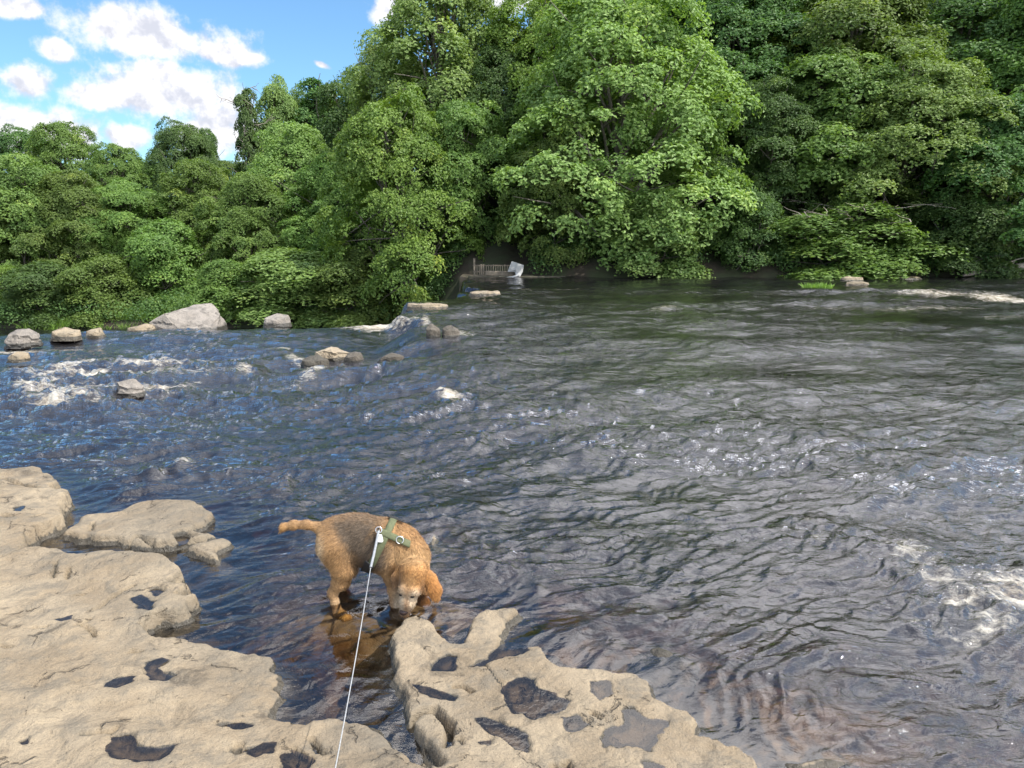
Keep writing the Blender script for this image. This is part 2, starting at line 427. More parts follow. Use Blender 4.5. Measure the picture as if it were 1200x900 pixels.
# ------------------------------------------------------------------ levels of the river and the land
def edge_x(Y):
    return np.interp(Y, [3, 7.4, 12.9, 18, 22, 30], [0.6, -0.5, -1.43, -2.4, -1.2, -1.5]) + 0.22 * np.sin(np.asarray(Y) * 1.9) + 0.12 * np.sin(np.asarray(Y) * 4.7 + 1)
def lip_y(X):
    return np.interp(X, [-22, -11, -8, -3.0, -1.5], [12.5, 14.2, 15.4, 16.2, 16.8])
def level(X, Y):
    """mean water level"""
    X = np.asarray(X, float); Y = np.asarray(Y, float)
    wd = np.interp(Y, [3, 6, 8, 12, 13.5], [5.0, 3.0, 2.0, 0.9, 0.45])
    t = sst(edge_x(Y) - X, -0.1 * wd, wd)
    z = -0.30 * sst(Y, 4.5, 10.5) * t
    fall = sst(Y - lip_y(X), 0.0, 4.2) * sst(edge_x(Y) - X, 0.0, 0.6)
    z = z - 2.1 * fall
    return z
def bank_y(X):
    return np.interp(X, [-40, -22, -12, -5, -2.2, -1.9, 0.4, 1.2, 3, 8, 14, 30, 60], [36, 34.0, 34.0, 33.0, 32.2, 32.0, 32.0, 31.2, 30.7, 30.8, 31.2, 30.5, 30])
def ground(X, Y):
    X = np.asarray(X, float); Y = np.asarray(Y, float)
    w = sst(X, -15, 1)
    b = -2.35 * (1 - sst(X, -4.5, -1.8))
    d = Y - bank_y(X)
    up = np.clip(d, 0, None)
    slope = 0.20 * (1 - w) + 0.52 * w
    top = 9.0 * (1 - w) + 24 * w
    hill = top * (1 - np.exp(-up * slope / top))
    return b + np.where(d > 0, 0.04 + hill + 0.14 * sst(d, 0, 0.5), d * 0.9)

# ------------------------------------------------------------------ riverbed and far bank
def grid_faces(nr, nc):
    i = np.arange(nr - 1)[:, None] * nc + np.arange(nc - 1)[None, :]
    i = i.ravel()
    return np.stack([i, i + 1, i + nc + 1, i + nc], 1)
ROCK_R = [(455,745),(493,728),(605,715),(700,770),(800,790),(900,860),(960,960),(480,960)]
rr = [at_z(*p).xy[:] for p in ROCK_R]
ys = np.concatenate([np.arange(-2, 6, 0.04), np.geomspace(6, 40, 90)])
us = np.linspace(-1, 1, 260)
Yg = np.repeat(ys[:, None], len(us), 1); Xg = us[None, :] * np.maximum(3.2, 0.95 * ys)[:, None]
def bed_z(Xg, Yg):
    dr = np.full(Xg.shape, -5.0); msk = Yg < 5.5; dr[msk] = poly_sd(Xg[msk], Yg[msk], rr)
    dogd = np.sqrt(((Xg + 0.55) / 0.62) ** 2 + ((Yg - 3.12) / 0.30) ** 2)
    depth = 0.42 - 0.12 * fbm(Xg * 0.9, Yg * 0.9, oct=3, s=5)
    shelf = 0.075 - 0.05 * dr.clip(-3, 0) + 0.035 * fbm(Xg * 3, Yg * 3, oct=3, s=8)      # the rock shelf runs on under water to the right
    shelf = np.where(Xg > 0.1, shelf * np.interp(Xg, [0.1, 0.9], [1.6, 1.0]), 0.5)
    wsh = sst(dr, -1.1, -0.15)
    depth = depth * (1 - wsh) + shelf * wsh
    wdg = 1 - sst(dogd, 0.55, 1.9)
    depth = depth * (1 - wdg) + (0.040 + 0.010 * fbm(Xg * 4, Yg * 4, oct=3, s=3)) * wdg
    depth = np.where(Yg < 2.75, np.minimum(depth, depth * 0.45 + 0.05), depth)
    z = level(Xg, Yg) - depth.clip(0.03, 2) + 0.03 * np.floor(2.5 * fbm(Xg * 1.4, Yg * 1.4, oct=3, s=31)) * sst(depth, 0.1, 0.3)
    return np.where(Yg > bank_y(Xg) - 1.5, z - 0.3, z)
Zg = bed_z(Xg, Yg)
me = mesh_np('riverbed', np.stack([Xg, Yg, Zg], -1).reshape(-1, 3), grid_faces(len(ys), len(us)))
tag(link('riverbed', me, M_BED), kind='structure')

xs = np.concatenate([np.linspace(-130, -36, 24), np.arange(-35, 32, 0.45), np.linspace(33, 130, 24)])
tq = np.concatenate([np.linspace(-1.2, 0.0, 6), np.linspace(0.08, 1.5, 16), np.geomspace(1.7, 120, 46)])
Xg = np.repeat(xs[None, :], len(tq), 0); Yg = bank_y(Xg) + tq[:, None]
Zg = ground(Xg, Yg) + 0.12 * fbm(Xg * 0.7, Yg * 0.7, oct=4, s=2) * sst(tq, -0.4, 0.6)[:, None]
tq_n = np.broadcast_to(tq[:, None], Xg.shape)
me = mesh_np('hillside', np.stack([Xg, Yg, Zg], -1).reshape(-1, 3), grid_faces(len(tq), len(xs)))
tag(link('hillside', me, M_SOIL), kind='structure')

# ------------------------------------------------------------------ foreground rock ledges
PUDDLES = []; ROCKS = []
def rock_ledge(name, label, outline, base, pools=(), cracks=(), res=0.008, edge=0.05, rough=0.004, seed=0, lump=0.03, cat='rock', under=0.16, warp=0.02, terr=0.35):
    """heightfield rock from a plan outline; base(X,Y) is its mean top height above the river"""
    P = np.array(outline, float)
    x0, y0 = P.min(0) - under; x1, y1 = P.max(0) + under
    def height(X, Y, fine=True):
        wx = warp * fbm(X * 7, Y * 7, oct=4, s=seed + 1); wy = warp * fbm(X * 7 + 9, Y * 7, oct=4, s=seed + 2)
        d = poly_sd(X + wx, Y + wy, P)
        b = base(X, Y)
        l = fbm(X * 1.7 + 0.4 * Y, Y * 2.4, oct=3, s=seed + 3, gain=0.42)
        q = l * 3.2 + 0.25 * perlin(X * 6, Y * 6, None, seed + 5)
        fr_ = q - np.floor(q); st = (np.floor(q) + sst(fr_, 0.0, 0.14)) / 3.2
        top = b + lump * (l * (1 - terr) + st * terr)
        e = sst(d, -0.004, edge)
        top = np.maximum(top, 0.014 + 0.006 * l)
        h = np.where(d > 0, top * (0.25 + 0.75 * e) * sst(d, -0.01, 0.02), d * 0.75)
        h = h + (rough * fbm(X * 11, Y * 13, oct=4, s=seed + 4, gain=0.55) + 2.2 * rough * (0.6 - np.abs(perlin(X * 4.2, Y * 5.5, None, seed + 6)) * 2)) * sst(d, -0.02, 0.05)
        return h, d
    nx = int((x1 - x0) / res) + 1; ny = int((y1 - y0) / res) + 1
    xs = np.linspace(x0, x1, nx); ys = np.linspace(y0, y1, ny)
    X, Y = np.meshgrid(xs, ys)
    H, D = height(X, Y)
    def window(p, m):
        p = np.array(p)
        a, b = np.searchsorted(xs, [p[:, 0].min() - m, p[:, 0].max() + m]); c, d = np.searchsorted(ys, [p[:, 1].min() - m, p[:, 1].max() + m])
        return (slice(c, d), slice(a, b))
    wet = 1 - sst(H, 0.004, 0.026)
    for poly in pools:
        poly = np.array(poly, float)
        sl = window(poly, 0.07)
        Xs, Ys = X[sl], Y[sl]
        if Xs.size == 0: continue
        wx = 0.010 * fbm(Xs * 22, Ys * 22, oct=3, s=seed + 9); wy = 0.010 * fbm(Xs * 22 + 5, Ys * 22, oct=3, s=seed + 10)
        d = poly_sd(Xs + wx, Ys + wy, poly)
        ring = (d > -0.03) & (d < -0.008)
        if not ring.any(): continue
        lev = max(np.percentile(H[sl][ring], 25) - 0.003, 0.004)
        k = sst(d, -0.016, 0.006)
        H[sl] = H[sl] * (1 - k) + np.minimum(H[sl], lev - 0.004 - 0.022 * sst(d, 0, 0.05)) * k
        wet[sl] = np.maximum(wet[sl] * (1 - sst(d, 0.0, 0.01)), 0.66 * sst(d, -0.022, 0.0) - 0.32 * sst(d, 0.006, 0.03))
        PUDDLES.append((poly, lev, name))
    for line, depth, wid in cracks:
        L = np.array(line, float); sl = window(L, 0.06); Xs, Ys = X[sl], Y[sl]
        if Xs.size == 0: continue
        dd = np.full(Xs.shape, 9.0)
        for a, b2 in zip(L[:-1], L[1:]):
            e = b2 - a; t = np.clip(((Xs - a[0]) * e[0] + (Ys - a[1]) * e[1]) / (e @ e), 0, 1)
            dd = np.minimum(dd, np.hypot(Xs - a[0] - t * e[0], Ys - a[1] - t * e[1]))
        dd = dd + 0.005 * fbm(Xs * 25, Ys * 25, oct=3, s=seed + 12)
        k = 1 - sst(dd, wid * 0.35, wid)
        H[sl] -= depth * k; wet[sl] = np.maximum(wet[sl], 0.7 * k)
    H = np.maximum(H, -under * 1.4)
    ROCKS.append((x0, y0, res_x := (x1 - x0) / (nx - 1), res_y := (y1 - y0) / (ny - 1), H))
    keep = D > -under
    V = np.stack([X, Y, H], -1).reshape(-1, 3)
    Fc = grid_faces(ny, nx)
    kf = keep.ravel()[Fc].all(1); Fc = Fc[kf]
    used = np.unique(Fc); mp = np.full(len(V), -1); mp[used] = np.arange(len(used))
    V = V[used]; Fc = mp[Fc]
    c = V.mean(0); c[2] = 0
    me = mesh_np(name, V - c, Fc)
    attr(me, 'wet', wet.ravel()[used])
    o = link(name, me, M_ROCK); o.location = c
    return tag(o, label, cat)
def Z4(p, z=0.0): return [at_z(x / 3.46, 640 + y / 3.46, z).xy[:] for x, y in p]
def Z7(p, z=0.0): return [at_z(x / 2.5, 540 + y / 2.5, z).xy[:] for x, y in p]
def Z8(p, z=0.0): return [at_z(400 + x / 3.0, 600 + y / 3.0, z).xy[:] for x, y in p]
def Z3(p, z=0.0): return [at_z(430 + x / 2.553, 690 + y / 2.553, z).xy[:] for x, y in p]
def on(base, f, p):
    """plan points of a polygon seen on the sloping rock top"""
    z = 0.05
    for _ in range(6):
        q = np.array(f(p, z)); z = float(base(q[:, 0], q[:, 1]).mean())
    return q.tolist()

def base_left(X, Y):
    return 0.026 + 0.045 * sst(-X, 0.4, 1.9) + 0.02 * sst(2.6 - Y, 0, 1.0) + 0.05 * np.exp(-(((X + 1.72) / 0.35) ** 2 + ((Y - 3.42) / 0.16) ** 2))
L_out = [at_z(*p).xy[:] for p in [(-120,668),(0,668),(30,656),(62,655),(98,668),(121,665),(156,666),(196,671),(216,684),(204,694),(226,699),(212,712),(236,716),(222,728),(205,736),(185,736),(172,748),(179,760),(205,757),(231,757),(266,767),(300,773),(322,782),(331,797),(320,812),(331,822),(318,843),(344,853),(366,848),(384,846),(424,848),(452,860),(468,880),(482,890),(500,920),(510,1010)]]
L_out += [(-0.10, 1.2), (-3.3, 1.2), (-3.3, 3.1)]
L_pools = [on(base_left, Z4, p) for p in [
    [(598,178),(630,167),(668,182),(630,197)], [(535,210),(575,198),(592,212),(625,225),(610,265),(565,262)],
    [(235,300),(285,285),(292,298),(250,306)], [(585,490),(600,465),(650,452),(680,462),(645,490),(655,505),(700,522),(680,542),(620,540),(592,520)],
    [(420,570),(455,545),(548,526),(530,548),(490,570)], [(430,855),(450,775),(520,766),(552,765),(570,815),(640,820),(712,802),(690,830),(640,868),(560,872)],
    [(870,718),(960,699),(1022,710),(940,724)], [(75,790),(115,775),(118,790),(90,797)]]]
L_pools += [on(base_left, Z7, p) for p in [[(722,842),(760,825),(803,818),(800,842),(750,862)], [(820,850),(860,842),(905,862),(918,872),(890,905),(830,895)]]]
def base_c(p): return on(base_left, Z4, p)
L_cracks = [(base_c([(370,265),(420,225),(450,200),(490,178),(535,160)]), 0.035, 0.016), (base_c([(215,120),(222,95),(225,70)]), 0.03, 0.012), (base_c([(270,118),(278,95)]), 0.03, 0.010),
            (base_c([(320,328),(360,308)]), 0.03, 0.012), (base_c([(345,335),(375,345),(380,362)]), 0.03, 0.012), (base_c([(300,190),(335,188)]), 0.03, 0.014),
            (base_c([(535,430),(570,430)]), 0.05, 0.014), (base_c([(130,335),(185,330)]), 0.02, 0.010), (base_c([(0,404),(45,404)]), 0.03, 0.012),
            (base_c([(270,580),(320,550)]), 0.012, 0.007), (base_c([(330,760),(460,752),(470,735)]), 0.02, 0.012), (base_c([(940,820),(970,800),(970,825)]), 0.03, 0.02),
            (on(base_left, Z7, [(860,835),(890,855),(915,865)]), 0.03, 0.010), (on(base_left, Z7, [(910,800),(930,830),(950,845)]), 0.035, 0.014)]
rock_ledge('rock_ledge', 'broad tan rock ledge with scattered pools filling the bottom left corner', L_out, base_left, L_pools, L_cracks, res=0.0085, edge=0.014, terr=0.8, seed=100, lump=0.024, rough=0.0036, warp=0.026)

def base_right(X, Y):
    return 0.036 + 0.02 * sst(2.5 - Y, 0, 0.6) + 0.015 * np.exp(-(((X + 0.30) / 0.10) ** 2 + ((Y - 2.85) / 0.12) ** 2)) - 0.012 * sst(X, 0.25, 0.6)
R_out = [at_z(*p).xy[:] for p in [(466,741),(478,733),(493,730),(510,737),(515,750),(524,760),(538,760),(547,750),(550,735),(560,726),(587,719),(606,721),(597,734),(587,748),(582,762),(603,766),(630,763),(645,778),(660,791),(687,792),(717,797),(747,795),(763,807),(767,823),(783,835),(822,853),(816,873),(845,882),(869,884),(881,897),(905,935),(900,1080),(540,1080),(506,930),(490,897),(480,852),(468,815),(460,787),(457,757)]]
R_pools = [on(base_right, Z8, p) for p in [
    [(568,625),(590,600),(640,584),(675,590),(690,618),(740,635),(800,668),(780,692),(730,705),(680,725),(640,708),(600,702)],
    [(478,718),(510,722),(560,738),(610,755),(652,782),(664,845),(620,837),(560,790),(495,748)], [(878,602),(940,600),(946,640),(908,667),(885,640)],
    [(780,722),(830,712),(866,745),(830,762),(796,767)], [(918,800),(940,762),(1000,745),(990,692),(1030,690),(1060,720),(1150,735),(1130,762),(1080,830),(1000,815),(925,830)],
    [(250,600),(330,618),(400,645),(395,660),(350,655),(270,622)], [(322,548),(345,515),(375,500),(407,504),(397,550)], [(450,540),(500,520),(560,468),(600,456),(662,476),(640,492),(540,515),(490,540)],
    [(1062,872),(1100,865),(1128,885),(1110,900),(1075,895)], [(488,800),(530,795),(520,815)]]]
R_cracks = [(on(base_right, Z8, [(235,735),(270,700),(330,690),(385,745),(370,820)]), 0.06, 0.02), (on(base_right, Z8, [(395,610),(430,612),(460,628)]), 0.04, 0.012), (on(base_right, Z8, [(505,535),(560,600),(600,700)]), 0.008, 0.006),
            (on(base_right, Z8, [(230,740),(300,830),(340,880)]), 0.05, 0.03), (on(base_right, Z8, [(410,785),(430,805)]), 0.02, 0.008), (on(base_right, Z8, [(885,710),(912,722)]), 0.02, 0.012), (on(base_right, Z8, [(745,895),(775,890),(795,880),(800,900)]), 0.04, 0.014)]
rock_ledge('rock_ledge', 'tan pitted rock with heart-shaped pool just below the dog', R_out, base_right, R_pools, R_cracks, res=0.0075, edge=0.014, terr=0.8, seed=200, lump=0.016, rough=0.0032, warp=0.024)

def flat(z, gx=0, gy=0, cx=0, cy=0): return lambda X, Y: z + gx * (X - cx) + gy * (Y - cy)
I_out = Z7([(178,212),(230,166),(280,152),(340,150),(380,128),(430,114),(500,111),(560,110),(600,135),(628,160),(600,182),(560,205),(600,215),(640,212),(600,232),(500,247),(440,246),(340,232),(260,222)], 0.03)
rock_ledge('rock_slab', 'flat tan rock slab with dark undercut edge standing in water left of dog', I_out, flat(0.04), [Z7([(505,198),(540,192),(575,205),(520,220)], 0.07)], [(Z7([(265,185),(270,160)], 0.07), 0.03, 0.012), (Z7([(350,232),(400,205),(445,222)], 0.07), 0.04, 0.014)], res=0.010, edge=0.012, seed=300, lump=0.014, under=0.2)
S_out = Z7([(540,262),(575,245),(620,236),(660,225),(682,240),(650,258),(636,270),(640,292),(600,282)], 0.02)
rock_ledge('rock_slab', 'small low tan rock slab between the larger slab and the dog', S_out, flat(0.03), [], [], res=0.010, edge=0.012, seed=320, lump=0.010, under=0.15)
K_out = Z7([(-90,42),(20,44),(60,36),(110,38),(150,52),(172,68),(188,94),(150,98),(206,118),(188,150),(192,182),(150,200),(92,232),(75,282),(30,300),(-20,312),(-90,330)], 0.03)
rock_ledge('rock_ledge', 'cracked tan rock shelf at the left edge above the big ledge', K_out, lambda X, Y: 0.055 + 0.04 * sst(-X, 1.9, 2.7), [Z7([(38,135),(70,128),(62,145),(40,145)], 0.1)],
           [(Z7([(0,45),(40,50),(70,65),(110,80)], 0.1), 0.05, 0.016), (Z7([(95,160),(130,150)], 0.1), 0.03, 0.012), (Z7([(10,160),(30,165)], 0.1), 0.03, 0.02)], res=0.011, edge=0.015, seed=340, lump=0.022, under=0.2)
D_out = Z8([(298,90),(330,84),(345,100),(380,125),(372,150),(330,168),(310,140)])
rock_ledge('rock', 'small pale rock breaking the water behind the dog\'s neck', D_out, flat(0.022), res=0.010, edge=0.05, seed=360, lump=0.006, under=0.15)
E_out = Z3([(868,183),(890,178),(922,190),(918,206),(880,200)])
rock_ledge('rock', 'tiny tan stone poking from the shallows right of the pitted rock', E_out, flat(0.018), res=0.010, edge=0.05, seed=370, lump=0.005, under=0.1)
G_out = at_z(905, 890).xy
def disc(px, py, rx, ry): return [at_z(px + rx * math.cos(a) * (1 + .25 * math.sin(3 * a + px)), py + ry * math.sin(a) * (1 + .2 * math.cos(2 * a + py))).xy[:] for a in np.linspace(0, 2 * math.pi, 13)[:-1]]
rock_ledge('rock', 'tan stone just showing above shallow water at the bottom edge', disc(958, 899, 34, 9), flat(0.015), res=0.009, edge=0.03, seed=380, lump=0.006, under=0.12)

for k, (poly, lev, host) in enumerate(PUDDLES):
    c = poly.mean(0); q = (poly - c) * 1.0
    n = np.stack([q[:, 0], q[:, 1]], 1); q = q + n / (np.linalg.norm(n, axis=1, keepdims=True) + 1e-6) * 0.012
    bm = bmesh.new()
    bm.faces.new([bm.verts.new((a[0], a[1], 0)) for a in q])
    bmesh.ops.triangulate(bm, faces=bm.faces[:])
    bmesh.ops.recalc_face_normals(bm, faces=bm.faces[:])
    for f in bm.faces:
        if f.normal.z < 0: f.normal_flip()
    me = bpy.data.meshes.new('puddle'); bm.to_mesh(me); bm.free()
    o = link('puddle', me, M_POOL); o.location = (c[0], c[1], lev); tag(o, kind='structure')

# ------------------------------------------------------------------ river water
ylist = [0.2]
while ylist[-1] < 39:
    y = ylist[-1]; ylist.append(y + (0.06 if y < 1.7 else min(0.11, max(0.0085, 0.0012 * y * y))))
ys = np.array(ylist); NC = 640
us = np.linspace(-1, 1, NC); us = us * (0.75 + 0.25 * us * us)
Yw = np.repeat(ys[:, None], NC, 1); Xw = us[None, :] * np.maximum(2.9, 0.92 * ys)[:, None]
base = level(Xw, Yw)
PX, PY = project(Xw, Yw, base)
def ell(px, py, rx, ry, ang=0.0):
    c, s = math.cos(R(ang)), math.sin(R(ang)); dx, dy = PX - px, PY - py
    return np.exp(-(((dx * c + dy * s) / rx) ** 2 + ((-dx * s + dy * c) / ry) ** 2))
# how rough the water is
rough = 0.55 + 0.0 * Xw
for e, a in [((90,460,190,50), .9), ((1130,690,190,70,20), .35), ((300,430,260,60), .5), ((560,390,200,40), .2), ((1100,350,180,14), .5), ((700,560,300,120), .25), ((350,570,120,30), .35), ((900,800,220,60,25), .1)]:
    rough += a * ell(*e)
rough *= np.clip(1.0 + 0.7 * fbm(Xw * 0.22 + 0.1 * Yw, Yw * 0.42, oct=3, s=41), 0.45, 1.5)      # slick and broken reaches
near_rock = np.zeros_like(Xw)
for pl in (L_out, R_out, I_out, S_out, K_out):
    q = np.array(pl); msk = (Yw < q[:, 1].max() + 0.5) & (Yw > 1.2) & (Xw > q[:, 0].min() - 0.5) & (Xw < q[:, 0].max() + 0.5)
    near_rock[msk] = np.maximum(near_rock[msk], sst(poly_sd(Xw[msk], Yw[msk], pl), -0.45, -0.02))
rough *= 1 - 0.72 * near_rock
rough *= 1 - 0.45 * ell(420, 740, 90, 60) - 0.45 * ell(170, 690, 160, 60)
rough *= np.interp(Yw, [2, 5, 20, 30], [0.85, 1.0, 1.0, 0.75])
ca, sa = math.cos(R(-28)), math.sin(R(-28))
S = (Xw * ca - Yw * sa); T = (Xw * sa + Yw * ca)
wx = 0.13 * fbm(S * 1.3, T * 1.3, oct=2, s=60); wy = 0.13 * fbm(S * 1.3 + 7, T * 1.3, oct=2, s=61)
def ridged(f, s, st=0.6): return 1 - 2 * np.abs(perlin((S + wx) * f * st, (T + wy) * f, None, s))
fade = lambda f: 1 - sst(Yw * Yw * 0.0012 * f, 0.25, 0.7) * 0.6
hgt = 0.050 * perlin(S * 0.55, T * 0.9, None, 70) + 0.020 * ridged(1.25, 71, .5) + 0.016 * ridged(2.9, 72, .42) + 0.0145 * ridged(6.3, 73, .42) * fade(5) + 0.0098 * ridged(12.5, 74, .45) * fade(9) + 0.0036 * ridged(25, 76, .5) * fade(18) + 0.0008 * perlin(S * 22, T * 26, None, 75) * fade(20)
hgt *= rough * 1.75
# rings where the dog drinks
mz = at_z(476, 718)
rd = np.hypot(Xw - mz.x, Yw - mz.y)
hgt += 0.0045 * np.cos(rd * 2 * np.pi / 0.075) * np.exp(-(rd / 0.17) ** 2)
# foam and broken water: px, py, rx, ry, strength, angle, lift
FOAM = [(70,438,120,5,.72,3,.03),(150,448,120,6,.66,-2,.04),(120,462,120,7,.62,2,.05),(240,425,110,4,.58,-3,.02),(300,460,110,6,.46,-5,.03),(60,480,90,8,.64,5,.05),(40,500,80,6,.4,5,.03),(60,412,80,3,.6,0,.02),(330,480,120,7,.25,0,.03),(380,400,80,4,.35,-3,.02),(200,412,120,4,.35,-3,.02),(250,500,120,6,.22,-8,.02),(480,430,90,5,.28,0,.02),(90,430,60,6,.8,-4,.05),(60,445,50,7,.7,4,.05),(170,432,70,5,.75,-2,.05),(225,436,55,5,.9,-3,.05),(110,443,40,6,.95,0,.06),(40,462,35,8,.85,10,.08),(80,470,55,9,.8,12,.08),(60,487,32,6,.8,0,.05),
    (20,415,45,4,.9,0,.03),(45,425,30,4,.5,0,.02),(190,463,50,5,.85,-8,.03),(225,455,30,4,.6,-15,.02),(290,441,18,6,.7,0,.03),(330,412,25,4,.6,0,.02),(345,425,18,8,.7,20,.03),(370,445,28,7,.75,-25,.04),(350,455,30,6,.4,-10,.02),
    (455,377,48,5,1.0,-4,.03),(440,385,48,5,1.0,0,.02),(498,380,8,12,1.0,0,.03),(540,395,26,5,.7,0,.05),(475,388,28,3,.7,0,.0),(430,402,30,3,.3,0,.0),
    (525,472,24,8,.95,12,.05),(500,470,30,7,.4,0,.03),(430,430,60,4,.35,0,.0),(210,545,22,8,.75,-18,.05),(185,560,30,9,.45,-25,.05),(335,565,16,10,.5,-30,.06),(320,575,18,5,.35,0,.03),
    (1185,700,60,42,.8,20,.012),(1160,745,55,34,.65,-20,.01),(1120,690,95,24,.6,10,.01),(1060,655,80,20,.6,15,.03),(1090,730,70,26,.4,10,.02),(980,640,90,14,.35,8,.01),(1130,710,45,12,.8,0,.05),(1030,680,40,10,.35,10,.02),(1010,720,45,10,.3,5,.02),(945,622,30,9,.45,0,.02),(880,628,35,8,.3,0,.02),
    (1100,345,70,4,.8,2,.02),(1170,350,50,6,.95,6,.03),(1080,362,120,3.5,.6,0,.0),(1170,372,60,4,.55,0,.0),(985,362,60,2.6,.5,0,.0),(780,362,30,3,.65,-6,.02),(905,345,40,3,.4,0,0),(640,340,60,2.4,.5,0,0),(700,338,50,2.2,.4,0,0),(600,358,50,2.6,.35,0,0),(860,432,40,5,.3,0,.0),(920,437,30,4,.25,0,0),(1120,518,20,4,.35,0,.01),(1190,535,18,6,.35,0,.01),(650,425,60,3,.2,0,0),(330,690,30,5,.0,0,0)]
foam = np.zeros_like(Xw)
for f in FOAM:
    e = ell(f[0], f[1], f[2], f[3], f[5])
    foam = np.maximum(foam, e * f[4])
    if f[6]: hgt += e * f[6] * (0.5 + 0.9 * fbm(Xw * 5, Yw * 5, oct=4, s=80)) * np.clip(f[3] / 8, 0.4, 1)
crest = sst(hgt / (0.03 + 0.04 * rough), 0.55, 1.4)
foam = np.clip(foam + 0.06 * crest * sst(rough, 0.8, 1.4), 0, 1)
Zw = base + hgt - 0.012
V = np.stack([Xw, Yw, Zw], -1).reshape(-1, 3)
depth = base - bed_z(Xw, Yw)
for x0, y0, rx_, ry_, H in ROCKS:
    i = np.round((Xw - x0) / rx_).astype(int); j = np.round((Yw - y0) / ry_).astype(int)
    ok = (i >= 0) & (j >= 0) & (i < H.shape[1]) & (j < H.shape[0])
    depth[ok] = np.minimum(depth[ok], np.clip(-H[j[ok], i[ok]], 0, 2))
me = mesh_np('river_water', V, grid_faces(len(ys), NC))
attr(me, 'foam', foam)
attr(me, 'depth', depth)
attr(me, 'ripple', np.interp(Yw, [2, 4, 12, 30], [0.03, 0.03, 0.05, 0.07]))      # unresolved ripples roughen the far water
attr(me, 'chop', np.clip(rough * 1.15, 0.12, 1.5) * np.interp(Yw, [3, 8, 20], [1.0, 0.9, 0.7]))
attr(me, 'painted_sheen', np.clip(0.35 + 0.65 * rough, 0.3, 1.2) * (1 - 0.85 * near_rock) * (1 - 0.8 * ell(420, 745, 80, 55)) * (1 - 0.6 * ell(900, 850, 260, 90)))
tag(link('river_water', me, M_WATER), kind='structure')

# ------------------------------------------------------------------ trees
def unit(v): return v / (np.linalg.norm(v, axis=-1, keepdims=True) + 1e-9)
def leaves(centres, normals, size, tint, rng, aspect=0.62, fold=0.25):
    """one folded diamond-shaped leaf for each centre"""
    n = len(centres)
    up = unit(normals)
    r = rng.normal(size=(n, 3)); r[:, 2] -= 0.35
    t = unit(r - up * (r * up).sum(1, keepdims=True)); s = np.cross(up, t)
    L = size[:, None]; Wd = L * aspect * 0.5
    base = centres - t * L * 0.5; tip = centres + t * L * 0.5 - up * L * fold * 0.5
    a = centres + s * Wd + up * L * fold * 0.35 - t * L * 0.08; b = centres - s * Wd + up * L * fold * 0.35 - t * L * 0.08
    V = np.stack([base, a, tip, b], 1).reshape(-1, 3)
    Fc = np.arange(4 * n).reshape(n, 4)
    return V, Fc, np.repeat(tint, 4)
def crown(seed, rx, z0, z1, lobes, sprays, nleaf, leaf, taper=0.5, droop=0.35, spray_r=(0.45, 0.95), open_=0.12, flat=0.45, top=0.55):
    """leaf sprays set on the lobes of an uneven crown; returns mesh arrays and the lobe centres"""
    rng = np.random.default_rng(seed)
    H = z1 - z0; LC = []
    for k in range(lobes):
        t = (k + 0.5) / lobes; z = z0 + H * (0.06 + 0.86 * t)
        prof = math.sin(math.pi * min(1, max(0.0, 0.10 + 0.86 * (t ** top)))) ** 0.55      # width of the crown at this height
        a = k * 2.399 + rng.uniform(-0.5, 0.5)
        rr = rx * prof * rng.uniform(0.30, 0.78)
        LC.append((rr * math.cos(a), rr * math.sin(a), z, rx * rng.uniform(0.32, 0.5) * (0.65 + 0.5 * prof)))
    LC = np.array(LC)
    C, N, S, T = [], [], [], []
    tries = 0; made = 0
    while made < sprays and tries < sprays * 30:
        tries += 1
        l = LC[rng.integers(len(LC))]
        d = rng.normal(size=3); d[2] = d[2] * 0.9 + 0.25; d /= np.linalg.norm(d)
        p = l[:3] + d * np.array([l[3], l[3], l[3] * 0.8]) * rng.uniform(0.75, 1.08)
        inside = ((np.linalg.norm((p - LC[:, :3]) / np.array([1, 1, .8]), axis=1) < LC[:, 3] * 0.78).sum())
        if inside > 0 and rng.random() > open_: continue
        if d[2] < -0.55 and rng.random() > 0.3: continue
        made += 1
        o = p - np.array([0, 0, l[2] * 0.4 + z0 * 0.3]); o = np.array([p[0], p[1], 0]); o = o / (np.linalg.norm(o) + 1e-6)
        ax = unit(d * 0.55 + o * 0.25 + np.array([0, 0, 0.75]))
        r = rng.uniform(*spray_r); n = int(nleaf * (r / np.mean(spray_r)) ** 1.6)
        u = unit(np.cross(ax, [0.3, 0.9, 0.1])); w = np.cross(ax, u)
        rho = np.sqrt(rng.random(n)) * r; th = rng.random(n) * 2 * np.pi
        rho *= 1 + 0.30 * np.sin(th * rng.integers(3, 7) + rng.random() * 6)
        hz = -droop * rho ** 2 / r + rng.normal(size=n) * 0.09 * r * (1 + flat)
        pos = p + u * (rho * np.cos(th))[:, None] + w * (rho * np.sin(th))[:, None] + ax * hz[:, None]
        pos[:, 2] -= 0.12 * r * (rho / r) ** 2
        nn = ax + (u * np.cos(th)[:, None] + w * np.sin(th)[:, None]) * (0.7 * rho / r)[:, None] + rng.normal(size=(n, 3)) * 0.38
        C.append(pos); N.append(nn); S.append(leaf * rng.uniform(0.65, 1.25, n))
        T.append(np.clip(rng.normal(0.45, 0.17) + rng.normal(size=n) * 0.12 + 0.10 * (hz / r), 0, 1))
    V, Fc, t = leaves(np.concatenate(C), np.concatenate(N), np.concatenate(S), np.concatenate(T), rng)
    return V, Fc, t, LC
def wobble(a, b, n, amp, rng):
    t = np.linspace(0, 1, n)[:, None]; p = a + (b - a) * t
    o = np.cumsum(rng.normal(size=(n, 3)), 0); o -= o[0] + (o[-1] - o[0]) * t
    return p + o * amp
